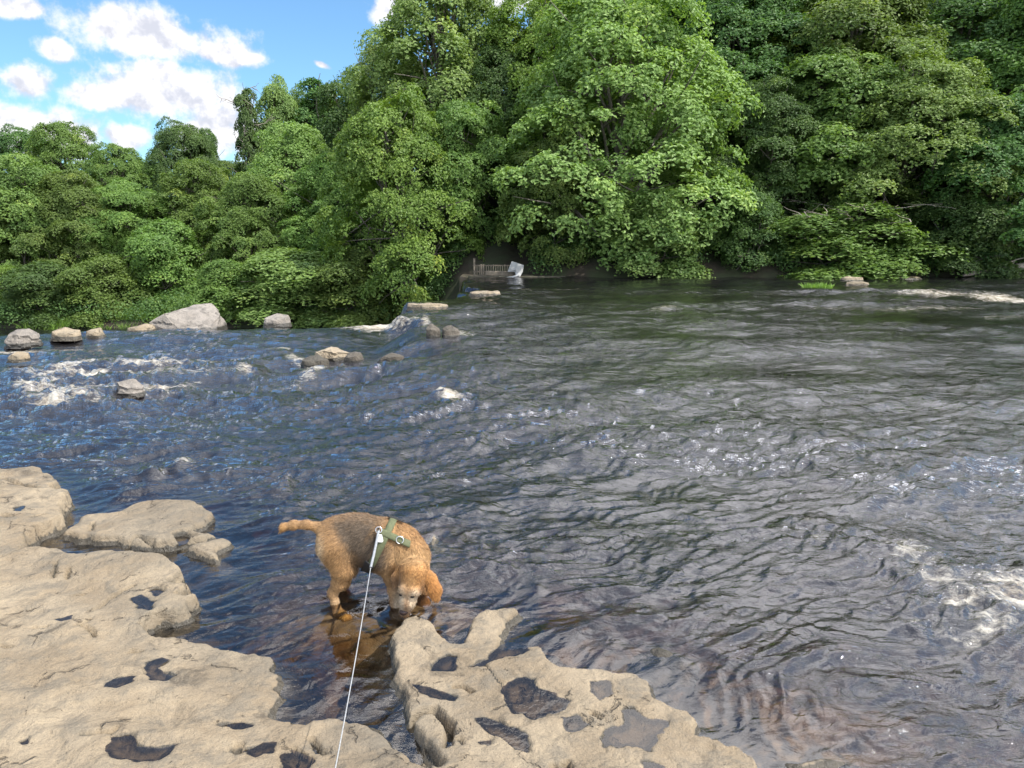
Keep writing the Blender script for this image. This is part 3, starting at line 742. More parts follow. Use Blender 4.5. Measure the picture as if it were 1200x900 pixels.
def trunk_parts(seed, LC, r0, lean=0.15):
    rng = np.random.default_rng(seed + 500)
    top = LC[:, 2].max()
    a = np.array([0, 0, -0.5]); b = np.array([rng.normal() * lean * 2, rng.normal() * lean * 2, top])
    main = wobble(a, b, 10, 0.07, rng)
    parts = [tube(main, np.linspace(r0, r0 * 0.12, 10) * np.r_[1.35, np.ones(9)], 8)]
    for l in LC:
        k = np.clip(int(9 * max(0.12, (l[2] - 1.2) / (top + 0.5) * 0.8)), 1, 8)
        parts.append(tube(wobble(main[k], l[:3] * np.array([1.05, 1.05, 1]), 6, 0.07, rng), np.linspace(r0 * 0.42, 0.025, 6), 5))
        for q in range(2):
            e = l[:3] + rng.normal(size=3) * l[3] * 0.6
            parts.append(tube(wobble(l[:3] * 0.75 + main[k] * 0.25, e, 4, 0.05, rng), np.linspace(0.05, 0.012, 4), 4))
    return join_np(parts)
VAR = {}
def variant(key, seed, rx, z0, z1, lobes, sprays, nleaf, leaf, r0=0.22, **kw):
    V, Fc, t, LC = crown(seed, rx, z0, z1, lobes, sprays, nleaf, leaf, **kw)
    # measure the crown where most of its leaves are
    wid = np.percentile(np.abs(V[:, 0]), 97) * 2; top = np.percentile(V[:, 2], 99.7)
    cm = mesh_np('crown', V, Fc, smooth=False); attr(cm, 'tint', t)
    tv, tf = trunk_parts(seed, LC, r0)
    tm = mesh_np('trunk', tv, tf); tm.materials.append(M_BARK)
    VAR[key] = dict(crown=cm, trunk=tm, wid=wid, top=top, mats={})
variant('broad',  1, 4.2, 0.6, 11.5, 26, 320, 250, 0.160)
variant('broad2', 2, 4.2, 0.8, 11.5, 24, 310, 250, 0.165, droop=0.5)
variant('maple',  3, 4.0, 0.5, 10.0, 24, 320, 210, 0.195, droop=0.25, flat=0.2)
variant('ash',    4, 4.0, 1.0, 12.0, 34, 400, 160, 0.160, spray_r=(0.35, 0.8), open_=0.2, flat=0.8)
variant('tall',   5, 3.0, 1.2, 12.0, 22, 260, 170, 0.18, open_=0.15)
variant('bush',   6, 1.8, 0.05, 3.2, 12, 150, 120, 0.145, r0=0.07, spray_r=(0.25, 0.5))
variant('ivy',    7, 1.4, 0.3, 9.0, 22, 220, 100, 0.16, r0=0.2, spray_r=(0.25, 0.55), top=0.9)
variant('small',  8, 2.6, 0.4, 7.0, 18, 230, 130, 0.17, r0=0.13)
def mesh_in(key, tone):
    v = VAR[key]
    if tone not in v['mats']:
        c = v['crown'] if not v['mats'] else v['crown'].copy()
        c.materials.clear(); c.materials.append(M_LEAF[tone]); v['mats'][tone] = c
    return v['mats'][tone]
rt = random.Random(5)
def tree(px, top, wpx, Y, key, tone, label, name='broadleaf_tree', cat='tree', group='trees on the far bank', sink=0.0, bare=None):
    v = VAR[key]
    p = at_y(px, top, Y); w = abs(at_y(px + wpx / 2, top, Y).x - at_y(px - wpx / 2, top, Y).x)
    g = float(ground(p.x, Y)) - sink
    o = empty(name, (p.x, Y, g))
    sz = (p.z - g) / v['top']; sx = w / v['wid']
    o.scale = (sx, sx * rt.uniform(0.9, 1.1), sz)
    o.rotation_euler = (0, 0, rt.uniform(0, 6.28))
    tag(o, label, cat, group)
    link('trunk', v['trunk'], None, o); link('crown', mesh_in(key, tone), None, o)
    if bare:
        rng = np.random.default_rng(int(px * 7 + top)); parts = []
        for _ in range(bare[0]):
            a = np.array([rng.normal() * 0.2, rng.normal() * 0.2, rng.uniform(*bare[1]) * v['top']])
            an = rng.uniform(0, 6.28); l = rng.uniform(*bare[2]) * v['wid']
            b = a + np.array([math.cos(an) * l, math.sin(an) * l, rng.uniform(-0.1, 0.6) * l])
            m_ = wobble(a, b, 8, 0.05, rng); parts.append(tube(m_, np.linspace(0.05, 0.012, 8), 4))
            for q in range(6):
                k = rng.integers(2, 8); e = m_[k] + unit(rng.normal(size=3) + (b - a) / l * 1.2) * rng.uniform(0.3, 0.9)
                w_ = wobble(m_[k], e, 5, 0.04, rng); parts.append(tube(w_, np.linspace(0.022, 0.007, 5), 3))
        tv, tf = join_np(parts)
        link('bare_branches', mesh_np('bare_branches', tv, tf), M_TWIG, o)
    return o
T = tree
# right bank, front
T(728, -14, 262, 33.2, 'ash', 'light', 'huge pale green tree in the middle, leaning over the water right of the fence', sink=1.2)
T(655, 165, 120, 32.6, 'maple', 'mid', 'broad-leaved tree hanging low just right of the white sheet', sink=.5)
T(765, 222, 118, 31.6, 'small', 'light', 'low bright green tree dipping to the water below the huge pale one', sink=.9)
T(905, 90, 150, 34.5, 'broad2', 'dark', 'dark tree in the gap right of the huge pale tree')
T(1000, 236, 165, 31.7, 'small', 'mid', 'low tree with bare twigs reaching over the river above the bright grass tuft', sink=.9, bare=(16, (.45, .95), (.3, .55)))
T(1078, 62, 210, 34.0, 'broad', 'light', 'tall light-topped tree behind the twiggy low one')
T(1178, 118, 210, 32.8, 'maple', 'dark', 'dark broad-leaved tree overhanging the driftwood log', sink=.8)
T(985, 60, 200, 35.5, 'maple', 'mid', 'mid green tree with layered boughs left of the light-topped one')
T(880, 225, 90, 31.8, 'small', 'dark', 'small dark tree at the water right of the low bright one', sink=.7)
T(1130, 225, 110, 31.6, 'small', 'dark', 'small dark tree at the water under the light-topped one', sink=.7)
# right bank, behind
T(1000, -25, 250, 39, 'broad2', 'mid', 'tall tree behind the layered mid green one, cut by the top edge')
T(1140, -32, 270, 40, 'broad', 'dark', 'tall dark tree behind the light-topped one, cut by the top edge')
T(865, -30, 220, 40, 'broad', 'dark', 'tall shaded tree rising right behind the huge pale one')
T(1240, -22, 260, 36, 'broad2', 'mid', 'tall tree cut by the right and top edges of the picture')
T(648, -12, 190, 40, 'broad', 'yellow', 'tall yellowish tree left behind the huge pale one')
T(800, -42, 270, 45, 'broad2', 'dark', 'high hillside tree above the huge pale one')
T(945, -38, 280, 45, 'broad', 'mid', 'high hillside tree above the dark gap')
T(1095, -45, 280, 46, 'broad2', 'dark', 'high hillside tree above the light-topped one')
T(1240, -40, 280, 45, 'broad', 'dark', 'high hillside tree in the top right corner')
T(705, -30, 200, 50, 'tall', 'mid', 'high hillside tree just right of the small white cloud')
# middle
T(470, 112, 165, 34.0, 'broad', 'yellow', 'bushy yellow-green tree spreading over the stone slabs left of the fence')
T(545, 122, 120, 35.0, 'maple', 'mid', 'mid green tree hanging over the fence from the left')
T(520, -40, 215, 41, 'ash', 'light', 'tall feathery pale tree against the blue sky left of centre')
T(592, 52, 130, 38.5, 'broad2', 'dark', 'dark tree above the fence in the shaded gap')
T(458, 45, 130, 44, 'ash', 'light', 'feathery tree on the shoulder of the skyline below the tall pale one')
T(410, 85, 100, 48, 'tall', 'dark', 'narrow dark tree on the skyline below the feathery ones')
# left
T(402, 178, 125, 39.5, 'broad', 'mid', 'rounded mid green tree left of the yellow-green one')
T(345, 148, 140, 43, 'ash', 'light', 'bright pale tree below the ivy-clad skyline tree')
T(290, 205, 120, 39.5, 'broad2', 'mid', 'green tree behind the small flat-topped boulder')
T(232, 188, 120, 43, 'ash', 'mid', 'loose green tree below the dome-shaped skyline tree')
T(196, 258, 90, 37.5, 'small', 'mid', 'slender young tree right behind the big slab boulder', sink=.6)
T(142, 212, 125, 41, 'broad', 'mid', 'full green tree left of the big slab boulder')
T(82, 200, 130, 40, 'broad2', 'mid', 'full green tree above the grassy strip of bank')
T(18, 185, 130, 40.5, 'maple', 'mid', 'layered green tree at the left edge of the picture')
T(-55, 175, 130, 41, 'broad', 'mid', 'green tree cut by the left edge of the picture')
T(2, 312, 60, 36, 'small', 'yellow', 'bright yellow-green sapling at the left edge by the water')
T(345, 292, 140, 35.3, 'small', 'light', 'low bright tree at the water behind the small flat-topped boulder', sink=.7)
T(260, 305, 90, 35.3, 'small', 'mid', 'low green tree at the water right of the big slab boulder', sink=.7)
T(420, 290, 110, 34.2, 'small', 'mid', 'low green tree at the water under the rounded mid green one', sink=.7)
T(120, 300, 90, 35.6, 'small', 'mid', 'low green tree behind the grassy strip of bank', sink=.6)
T(50, 308, 90, 35.6, 'small', 'dark', 'low dark tree between the yellow-green sapling and the grassy strip', sink=.6)
T(206, 142, 92, 56, 'broad', 'ivy', 'dome-shaped dark ivy-grown tree on the skyline below the big cloud')
T(235, 152, 60, 58, 'broad2', 'ivy', 'dark shoulder of the skyline right of the dome-shaped tree')
T(72, 144, 95, 57, 'ash', 'mid', 'feathery tree on the skyline below the lone small cloud')
T(22, 150, 100, 60, 'broad', 'dark', 'dark tree on the skyline at the left edge')
T(132, 170, 80, 54, 'ash', 'mid', 'thin tree on the skyline left of the dome-shaped one')
T(160, 186, 110, 60, 'broad', 'mid', 'low tree on the skyline just left of the dome-shaped one')
T(262, 190, 90, 60, 'broad2', 'mid', 'low tree on the skyline left of the ivy-clad column')
T(287, 106, 34, 53, 'ivy', 'ivy', 'ivy-clad column of a dying tree with bare branches on the skyline', bare=(9, (.5, 1.0), (.45, .95)))
T(322, 92, 62, 55, 'tall', 'light', 'airy tree on the skyline right of the ivy-clad column')
T(372, 94, 60, 56, 'ivy', 'dark', 'tree with a dark pointed tip on the skyline')
T(350, 108, 90, 58, 'broad', 'mid', 'rounded tree on the skyline between the airy and the pointed one')
T(395, 118, 90, 60, 'ash', 'mid', 'loose tree on the skyline right of the pointed one')

# undergrowth along the bank: nobody could count it
rng = np.random.default_rng(77)
C, N, S, Tn = [], [], [], []
for k in range(620):
    x = rng.uniform(-34, 30); d = abs(rng.normal()) * 1.8 + 0.12
    if -1.95 < x < 0.9 and d < 2.6: continue
    if x < -4 and rng.random() < 0.5: continue
    y = float(bank_y(x)) + d; g = float(ground(x, y)); r = rng.uniform(0.35, 0.9)
    n = int(260 * r); dd = unit(rng.normal(size=(n, 3)) + np.array([0, -0.3, 0.5]))
    C.append(np.array([x, y, g + r * 0.4]) + dd * np.array([r, r, r * 0.75]) * rng.uniform(0.7, 1.1, (n, 1)))
    N.append(dd + np.array([0, 0, .7]) + rng.normal(size=(n, 3)) * 0.4); S.append(rng.uniform(0.07, 0.15, n)); Tn.append(np.clip(rng.normal(.45, .2) + rng.normal(size=n) * .12, 0, 1))
V, Fc, t = leaves(np.concatenate(C), np.concatenate(N), np.concatenate(S), np.concatenate(Tn), rng)
me = mesh_np('undergrowth', V, Fc, False); attr(me, 'tint', t)
tag(link('undergrowth', me, M_LEAF['dark']), 'green undergrowth below the trees along the far bank', 'undergrowth', kind='stuff')

# ------------------------------------------------------------------ boulders and stones in the river
def stone_mesh(name, pts, seed, noise=0.03, cuts=3, wl=0.0, layers=0.0):
    """convex block of stone, cracked and roughened; pts relative to its base centre"""
    bm = bmesh.new()
    for p in pts: bm.verts.new(p)
    bmesh.ops.convex_hull(bm, input=bm.verts[:])
    loose = [v for v in bm.verts if not v.link_faces]
    bmesh.ops.delete(bm, geom=loose, context='VERTS')
    sz = max(max(v.co[i] for v in bm.verts) - min(v.co[i] for v in bm.verts) for i in range(3))
    bmesh.ops.triangulate(bm, faces=bm.faces[:])
    for _ in range(cuts):
        bmesh.ops.subdivide_edges(bm, edges=[e for e in bm.edges if e.calc_length() > sz * 0.035], cuts=1)
        bmesh.ops.triangulate(bm, faces=bm.faces[:])
    bm.normal_update()
    co = np.array([v.co for v in bm.verts]); no = np.array([v.normal for v in bm.verts])
    k = 2.6 / sz
    dsp = fbm(co[:, 0] * k + seed, co[:, 1] * k, co[:, 2] * k * 1.6, oct=4, s=seed)
    if layers: dsp = dsp + layers * np.sign(np.sin(co[:, 2] * 26 / sz + co[:, 0] * 5 / sz + 2 * dsp)) * (np.abs(no[:, 2]) < 0.7)
    co = co + no * (dsp * noise * sz)[:, None]
    for v, c in zip(bm.verts, co): v.co = c
    me = bpy.data.meshes.new(name); bm.to_mesh(me); bm.free()
    attr(me, 'wet', 1 - sst(co[:, 2] - wl, 0.0, 0.12 * sz))
    return me
def stone(px0, px1, py0, py1, label, seed, depth=0.8, name='boulder', cat='boulder', flatness=0.6, Y=None, mat=None, layers=0.0, sink=0.25, jag=1.0):
    cx = (px0 + px1) / 2
    z = -0.2
    for _ in range(12):
        p = at_z(cx, py1, z) if Y is None else at_y(cx, py1, Y); z = float(level(p.x, p.y)) if Y is None else p.z
    w = (px1 - px0) / FPX * p.y * 1.02; h = (py1 - py0) / FPX * p.y * 1.02
    rng = np.random.default_rng(seed); pts = []
    for k in range(26):
        a = rng.uniform(0, 2 * np.pi); r = rng.uniform(0.82, 1.0)
        x, y = math.cos(a) * r, math.sin(a) * r
        x = np.sign(x) * abs(x) ** 0.9; y = np.sign(y) * abs(y) ** 0.9
        t = flatness * (1 - 0.5 * jag * rng.random() - 0.25 * jag * abs(x + 0.4 * math.sin(seed))) + 0.2 * jag * (rng.random() - .5)
        top = h * np.clip(t + (1 - flatness) * (0.5 + 0.5 * y) , 0.25, 1)
        pts.append((x * w / 2 * rng.uniform(0.6, 0.98), y * w * depth / 2 * rng.uniform(.6, .95), top)); pts.append((x * w / 2, y * w * depth / 2, -sink * max(h, 0.3 * w)))
    pts.append((rng.uniform(-.1, .1) * w, 0.2 * w * depth, h))
    me = stone_mesh(name, pts, seed, wl=0.0, layers=layers)
    o = link(name, me, mat or M_BOULDER); o.location = (p.x, p.y + w * depth * 0.35, z + (0.08 if py1 > 400 else 0.05 if py1 > 383 else 0.0))
    return tag(o, label, cat, 'stones in the river')
# big tilted slab
pb = at_y(215, 384, 16.6); kx = 16.6 / FPX * 1.015
def S6(x, y, dy): return ((x / 4.615 - 215) * kx, dy, (384 - 340 - y / 4.615) * kx)
pts = [S6(815, 180, .0), S6(850, 150, .25), S6(888, 132, .05), S6(985, 96, .75), S6(1060, 92, .85), S6(1112, 128, .7), S6(1152, 142, .5), S6(1156, 215, .1), S6(960, 222, -.22), S6(1000, 222, -.25), S6(830, 230, -.05), S6(905, 235, -.1), S6(1120, 228, -.15)]
pts += [S6(820, 330, .0), S6(1156, 330, 0), S6(1150, 330, 1.3), S6(850, 330, 1.3), S6(1060, 130, 1.2), S6(930, 170, 1.2)]
me = stone_mesh('boulder', pts, 901, noise=0.014, cuts=4, wl=-0.1, layers=0.8)
o = link('boulder', me, M_BOULDER); o.location = pb; tag(o, 'largest boulder, a tilted grey slab at the lip of the rapids', 'boulder', 'stones in the river')
M_TANB = rock_material('tan_stone', (0.36, 0.29, 0.20), (0.28, 0.22, 0.145), (0.19, 0.165, 0.12), (0.085, 0.068, 0.048), 0.7)
M_DARKB = rock_material('dark_stone', (0.14, 0.12, 0.095), (0.10, 0.085, 0.065), (0.08, 0.075, 0.06), (0.04, 0.036, 0.03), 0.7)
stone(303, 339, 369, 381, 'small flat-topped grey boulder right of the largest boulder', 31, Y=17.2, flatness=.75)
stone(1, 42, 393, 410, 'craggy brown boulder at the left edge above the white rapids', 32, flatness=.8, layers=.8)
stone(51, 91, 391, 402, 'pale stone with a dark left face between the left-edge boulders', 34, mat=M_TANB, flatness=.75)
stone(95, 122, 389, 398, 'small rounded tan stone midway between the left-edge boulders and the largest one', 35, mat=M_TANB, flatness=.7)
stone(143, 179, 384, 392, 'low flat stone touching the left of the largest boulder', 36, Y=16.0, mat=M_TANB, flatness=.85)
stone(4, 31, 420, 429, 'flat half-sunk stone at the left edge in the rapids', 38, mat=M_TANB, flatness=.85)
stone(133, 167, 454, 471, 'lone brown boulder in the middle of the left rapids', 39, flatness=.7, layers=.5, jag=1.4)
stone(363, 411, 416, 428, 'flat layered rock breaking the rapids left of centre', 40, mat=M_TANB, flatness=.85, layers=.8)
stone(348, 386, 425, 437, 'dark wet rock leaning on the flat layered rock', 41, mat=M_DARKB, flatness=.6)
stone(400, 428, 420, 430, 'dark wet rock right of the flat layered rock', 42, mat=M_DARKB, flatness=.7)
stone(440, 474, 422, 430, 'low black rock in the rapids below the little fall', 43, mat=M_DARKB, flatness=.8)
stone(497, 518, 384, 398, 'wet block under the lip of the little fall, left one', 45, mat=M_DARKB, flatness=.7)
stone(516, 540, 386, 398, 'wet block under the lip of the little fall, right one', 46, mat=M_DARKB, flatness=.7)
stone(474, 528, 355, 363, 'long pale flat slab at the head of the little fall', 47, depth=.5, mat=M_TANB, flatness=.92, name='stone_slab', cat='slab', jag=.8)
stone(512, 548, 347, 352, 'pale flat slab behind the long one at the little fall', 48, depth=.5, mat=M_TANB, flatness=.92, name='stone_slab', cat='slab', jag=.8)
stone(546, 590, 341, 347, 'thin pale slab nearest the fence at the water', 49, depth=.5, mat=M_TANB, flatness=.92, name='stone_slab', cat='slab', jag=.8)
stone(985, 1016, 325, 330, 'pale flat stone left of the bright grass tuft on the far right bank', 50, depth=.5, mat=M_TANB, flatness=.85, name='stone_slab', cat='slab', jag=.4)
stone(990, 1022, 330, 335, 'thin pale stone in the water below the bright grass tuft', 51, depth=.4, mat=M_TANB, flatness=.85, name='stone_slab', cat='slab', jag=.4)
stone(1040, 1090, 325, 328, 'long low stone right of the bright grass tuft', 52, depth=.4, mat=M_TANB, flatness=.85, name='stone_slab', cat='slab', jag=.4)

# ------------------------------------------------------------------ things on the far bank
def box(name, mat, parent, c, size, rot=(0, 0, 0), bev=0.004):
    bm = bmesh.new(); bmesh.ops.create_cube(bm, size=1.0); bmesh.ops.scale(bm, vec=size, verts=bm.verts[:])
    bmesh.ops.bevel(bm, geom=bm.edges[:], offset=min(bev, min(size) * .2), segments=1, affect='EDGES')
    me = bpy.data.meshes.new(name); bm.to_mesh(me); bm.free()
    o = link(name, me, mat, parent); o.location = c; o.rotation_euler = rot; return o
FY = 31.0
def fz(px, py, dy=0): return at_y(px, py, FY + dy)
a = fz(553, 323); b = fz(600, 323)
fr_ = empty('picket_fence', a); tag(fr_, 'low weathered picket fence in the shaded gap beside the white sheet', 'fence')
sc1 = FY / FPX
for px, hgt_ in ((556, 20), (564, 13), (566.5, 13)):
    box('post', M_TIMBER, fr_, ((px - 553) * sc1, 0, hgt_ * sc1 / 2 - 0.05), (0.07, 0.07, hgt_ * sc1 + 0.1), (0, R(random.uniform(-2, 2)), 0))
for zz in (11.5, 4.5):
    box('rail', M_TIMBER, fr_, (24 * sc1, 0.05, zz * sc1), (46 * sc1, 0.03, 0.05))
for k in range(15):
    box('picket', M_TIMBER, fr_, ((6 + k * 2.7) * sc1, 0.0, 6 * sc1), (0.035, 0.018, 13 * sc1 + random.uniform(-.03, .03)), (0, R(random.uniform(-2, 2)), 0))
o = box('timber_beam', M_TIMBER, None, fz(586, 320.5, -0.35), (34 * sc1, 0.2, 5.5 * sc1), (0, R(1.2), 0), 0.02); tag(o, 'thick weathered timber beam lying in front of the fence', 'beam')
o = box('retaining_wall', simple('dark_wall', (0.085, 0.07, 0.05), 0.9, (0.05, 0.05, 0.03), 3, bump=0.05), None, fz(606, 328, -0.42), (112 * sc1, 0.35, 9 * sc1), (0, R(0.4), 0), 0.03)
tag(o, 'low dark retaining wall at the waterline under the fence', 'wall')
o = box('bank', M_GRAVEL, None, (-0.6, 31.55, -0.42), (3.0, 1.6, 0.95), (0, 0, 0), 0.05); tag(o, kind='structure')
wr = empty('white_sheet', fz(603, 321, -0.6)); tag(wr, 'crumpled dull white sheet propped on the far bank beside the fence', 'sheet')
def zz5(x, y, dy=0.0): return Vector(fz(520 + x / 7.5, 270 + y / 7.5, -0.6 + dy)) - wr.location
def sheet(name, outline, bulge, parent):
    bm = bmesh.new(); n = len(outline); c = sum((Vector(p) for p in outline), Vector()) / n
    vs = [bm.verts.new(p) for p in outline]; vc = bm.verts.new(c + Vector((0, -bulge, 0)))
    for k in range(n): bm.faces.new((vs[k], vs[(k + 1) % n], vc))
    bmesh.ops.subdivide_edges(bm, edges=bm.edges[:], cuts=3, use_grid_fill=True)
    for v in bm.verts: v.co.y += 0.03 * float(perlin(np.array([v.co.x * 6]), np.array([v.co.z * 6]), None, 5)[0])
    me = bpy.data.meshes.new(name); bm.to_mesh(me); bm.free()
    o = link(name, me, M_WHITE, parent); md = o.modifiers.new('t', 'SOLIDIFY'); md.thickness = 0.03; return o
sheet('panel', [zz5(562, 362), zz5(578, 318), zz5(597, 274, .1), zz5(650, 290, .12), zz5(702, 308, .1), zz5(692, 368), zz5(668, 408, -.1), zz5(640, 398, -.1), zz5(628, 362)], 0.06, wr)
v, f = tube([zz5(655, 395, -.1), zz5(600, 412, -.15), zz5(545, 420, -.2), zz5(515, 440, -.2), zz5(480, 456, -.2)], [0.05, 0.045, 0.04, 0.05, 0.02], 6); link('trailing_strip', mesh_np('trailing_strip', v, f), M_WHITE, wr)
# driftwood log with side branches
lg_ = empty('driftwood_log', at_y(1175, 318, 30.6)); tag(lg_, 'pale driftwood log with side branches at the far right bank', 'log')
def lz(px, py, dy=0): return np.array(Vector(at_y(px, py, 30.6 + dy)) - lg_.location)
v, f = tube([lz(1128, 323, -.2), lz(1150, 319), lz(1175, 316), lz(1205, 311, .2), lz(1235, 308, .5)], [0.05, 0.10, 0.13, 0.15, 0.16], 9); link('stem', mesh_np('stem', v, f), M_TWIG, lg_)
for pts, r in (([lz(1165, 317), lz(1178, 310), lz(1192, 304, -.1), lz(1205, 301, -.1)], 0.045), ([lz(1150, 319), lz(1140, 318, -.2), lz(1128, 316, -.4)], 0.03), ([lz(1180, 315), lz(1188, 308, .2), lz(1190, 303, .2)], 0.03)):
    v, f = tube(pts, np.linspace(r, r * 0.3, len(pts)), 6); link('side_branch', mesh_np('side_branch', v, f), M_TWIG, lg_)
# grass
def tuft(cx, cy, cz, rx, ry, h, n, seed):
    rng = np.random.default_rng(seed); V = []; 
    for k in range(n):
        r = math.sqrt(rng.random()); a = rng.uniform(0, 6.283); b = np.array([cx + rx * r * math.cos(a), cy + ry * r * math.sin(a), cz - 0.03])
        l = h * rng.uniform(0.5, 1.1); d = np.array([rng.normal() * .35 + .4 * math.cos(a) * r, rng.normal() * .35 + .4 * math.sin(a) * r, 1.0]); d /= np.linalg.norm(d)
        s_ = np.array([-d[2], rng.normal() * .4, d[0]]); s_ = s_ / np.linalg.norm(s_) * 0.012
        m_ = b + d * l * .55; t_ = b + d * l + np.array([d[0], d[1], -.15]) * l * .35
        V += [b - s_, b + s_, m_ + s_ * .8, m_ - s_ * .8, m_ - s_ * .8, m_ + s_ * .8, t_ + s_ * .1, t_ - s_ * .1]
    return np.array(V), np.arange(len(V)).reshape(-1, 4), np.clip(np.repeat(rng.normal(.5, .2, n), 8), 0, 1)
def grass_obj(name, label, px, py, rx, ry, h, n, seed, kind=None, z=None):
    p = at_y(px, py, 30.4) if z is None else at_z(px, py, z)
    V, Fc, t = tuft(0, 0, 0, rx, ry, h, n, seed); me = mesh_np(name, V, Fc, False); attr(me, 'tint', t)
    o = link(name, me, M_LEAF['grass']); o.location = p
    return tag(o, label, 'grass', kind=kind)
grass_obj('grass_tuft', 'bright green grass tuft on the far bank between pale flat stones', 1027, 328, 0.9, 0.35, 0.42, 420, 1)
grass_obj('grass_tuft', 'small bright grass tuft growing in the river on the far right', 958, 338, 0.45, 0.2, 0.25, 200, 2, z=0.0)
parts = []
rng = np.random.default_rng(12)
for k in range(46):
    x = rng.uniform(-22, -12.2); y = float(bank_y(x)) + rng.uniform(-0.3, 1.5); parts.append(tuft(x, y, float(ground(x, y)) + 0.02, 0.5, 0.35, rng.uniform(.3, .6), 70, 100 + k))
V, Fc = join_np([(a, b) for a, b, _ in parts]); me = mesh_np('bank_grass', V, Fc, False); attr(me, 'tint', np.concatenate([c for _, _, c in parts]))
tag(link('bank_grass', me, M_LEAF['grass']), 'strip of bright grass along the far left bank', 'grass', kind='stuff')

# ------------------------------------------------------------------ the dog
DY = 3.20                                      # distance of the dog's spine
PXM = 1262.0                                   # pixels of the enlarged view per metre at the dog
def dp_(zx, zy, dy=0.0):
    return np.array(at_y(300 + zx / 4.615, 570 + zy / 4.615, DY + dy))
def cone(P, a, b, ra, rb):
    ab = b - a; t = np.clip(((P - a) @ ab) / (ab @ ab), 0, 1)
    return np.linalg.norm(P - a - t[:, None] * ab, axis=1) - (ra + (rb - ra) * t)
def smin(a, b, k):
    h = np.clip(0.5 + 0.5 * (b - a) / k, 0, 1); return b + (a - b) * h - k * h * (1 - h)
def chain(P, pts, k=0.02, flat=1.0):
    d = None
    for (a, ra), (b, rb) in zip(pts[:-1], pts[1:]):
        e = cone(P, a, b, ra, rb); d = e if d is None else smin(d, e, k)
    return d
def q(*l): return [(dp_(x, y, dy), r) for x, y, dy, r in l]
TRUNK = q((425, 262, .0, .072), (490, 270, .0, .087), (575, 284, .0, .098), (690, 322, -.01, .106), (740, 335, -.02, .092))
NECK = q((725, 305, -.01, .082), (795, 325, -.02, .072), (845, 375, -.05, .064), (856, 430, -.085, .054))
SKULL = q((852, 455, -.125, .062), (842, 520, -.135, .055))
MUZ = q((834, 560, -.150, .041), (818, 622, -.158, .031), (805, 676, -.150, .0235))
LEGS = [q((432, 325, -.045, .084), (470, 445, -.06, .046), (448, 520, -.06, .030), (414, 575, -.06, .020), (428, 630, -.066, .0165), (443, 682, -.075, .017), (458, 697, -.085, .021), (482, 702, -.10, .018)),
        q((445, 325, .045, .078), (492, 440, .065, .045), (470, 520, .075, .030), (456, 548, .08, .021), (466, 585, .085, .018), (476, 600, .085, .019), (505, 602, .08, .017)),
        q((720, 400, -.055, .070), (738, 490, -.06, .036), (746, 560, -.06, .024), (752, 640, -.06, .019), (765, 706, -.06, .018), (776, 722, -.08, .022), (788, 730, -.10, .018)),
        q((800, 410, .03, .065), (870, 490, .045, .040), (900, 560, .05, .026), (910, 630, .05, .021), (914, 668, .05, .021), (925, 680, .03, .020))]
TAIL = q((385, 240, 0, .030), (335, 220, .0, .019), (275, 206, .0, .0175), (205, 208, .0, .018), (150, 220, .0, .015), (98, 262, .0, .008))
EARS = [q((905, 455, -.120, .022), (938, 500, -.128, .030), (964, 560, -.138, .031), (972, 600, -.140, .021)), q((780, 452, -.125, .020), (760, 500, -.135, .022), (752, 540, -.138, .013))]
def sdf(P):
    Pt = P.copy(); Pt[:, 1] = DY + (P[:, 1] - DY) * 1.18
    d = chain(Pt, TRUNK, 0.05)
    d = smin(d, chain(P, NECK, 0.04), 0.05)
    d = smin(d, chain(P, SKULL, 0.03), 0.016)
    d = smin(d, chain(P, MUZ, 0.02), 0.018)
    for x, y, dy in ((797, 556, -.172), (858, 566, -.176)):            # brows
        d = smin(d, np.linalg.norm(P - dp_(x, y, dy), axis=1) - 0.020, 0.012)
    for l in LEGS: d = smin(d, chain(P, l, 0.015), 0.028)
    d = smin(d, chain(P, TAIL, 0.015), 0.02)
    for l in EARS:
        m = np.mean([a[0][1] for a in l]); Pe = P.copy(); Pe[:, 1] = m + (P[:, 1] - m) * 2.0
        l2 = [(np.array([a[0], m + (a[1] - m) * 2.0, a[2]]), r) for a, r in l]
        d = smin(d, chain(Pe, l2, 0.015), 0.007)
    # toes
    for l in LEGS:
        a, r = l[-1]
        for s_ in (-1, 0, 1):
            d = smin(d, np.linalg.norm((P - a - np.array([0.010, -0.010 + 0.012 * s_ * 0, -0.004]) - np.array([0.010 * s_, 0.008 * s_, 0])) , axis=1) - 0.0105, 0.006)
    return d
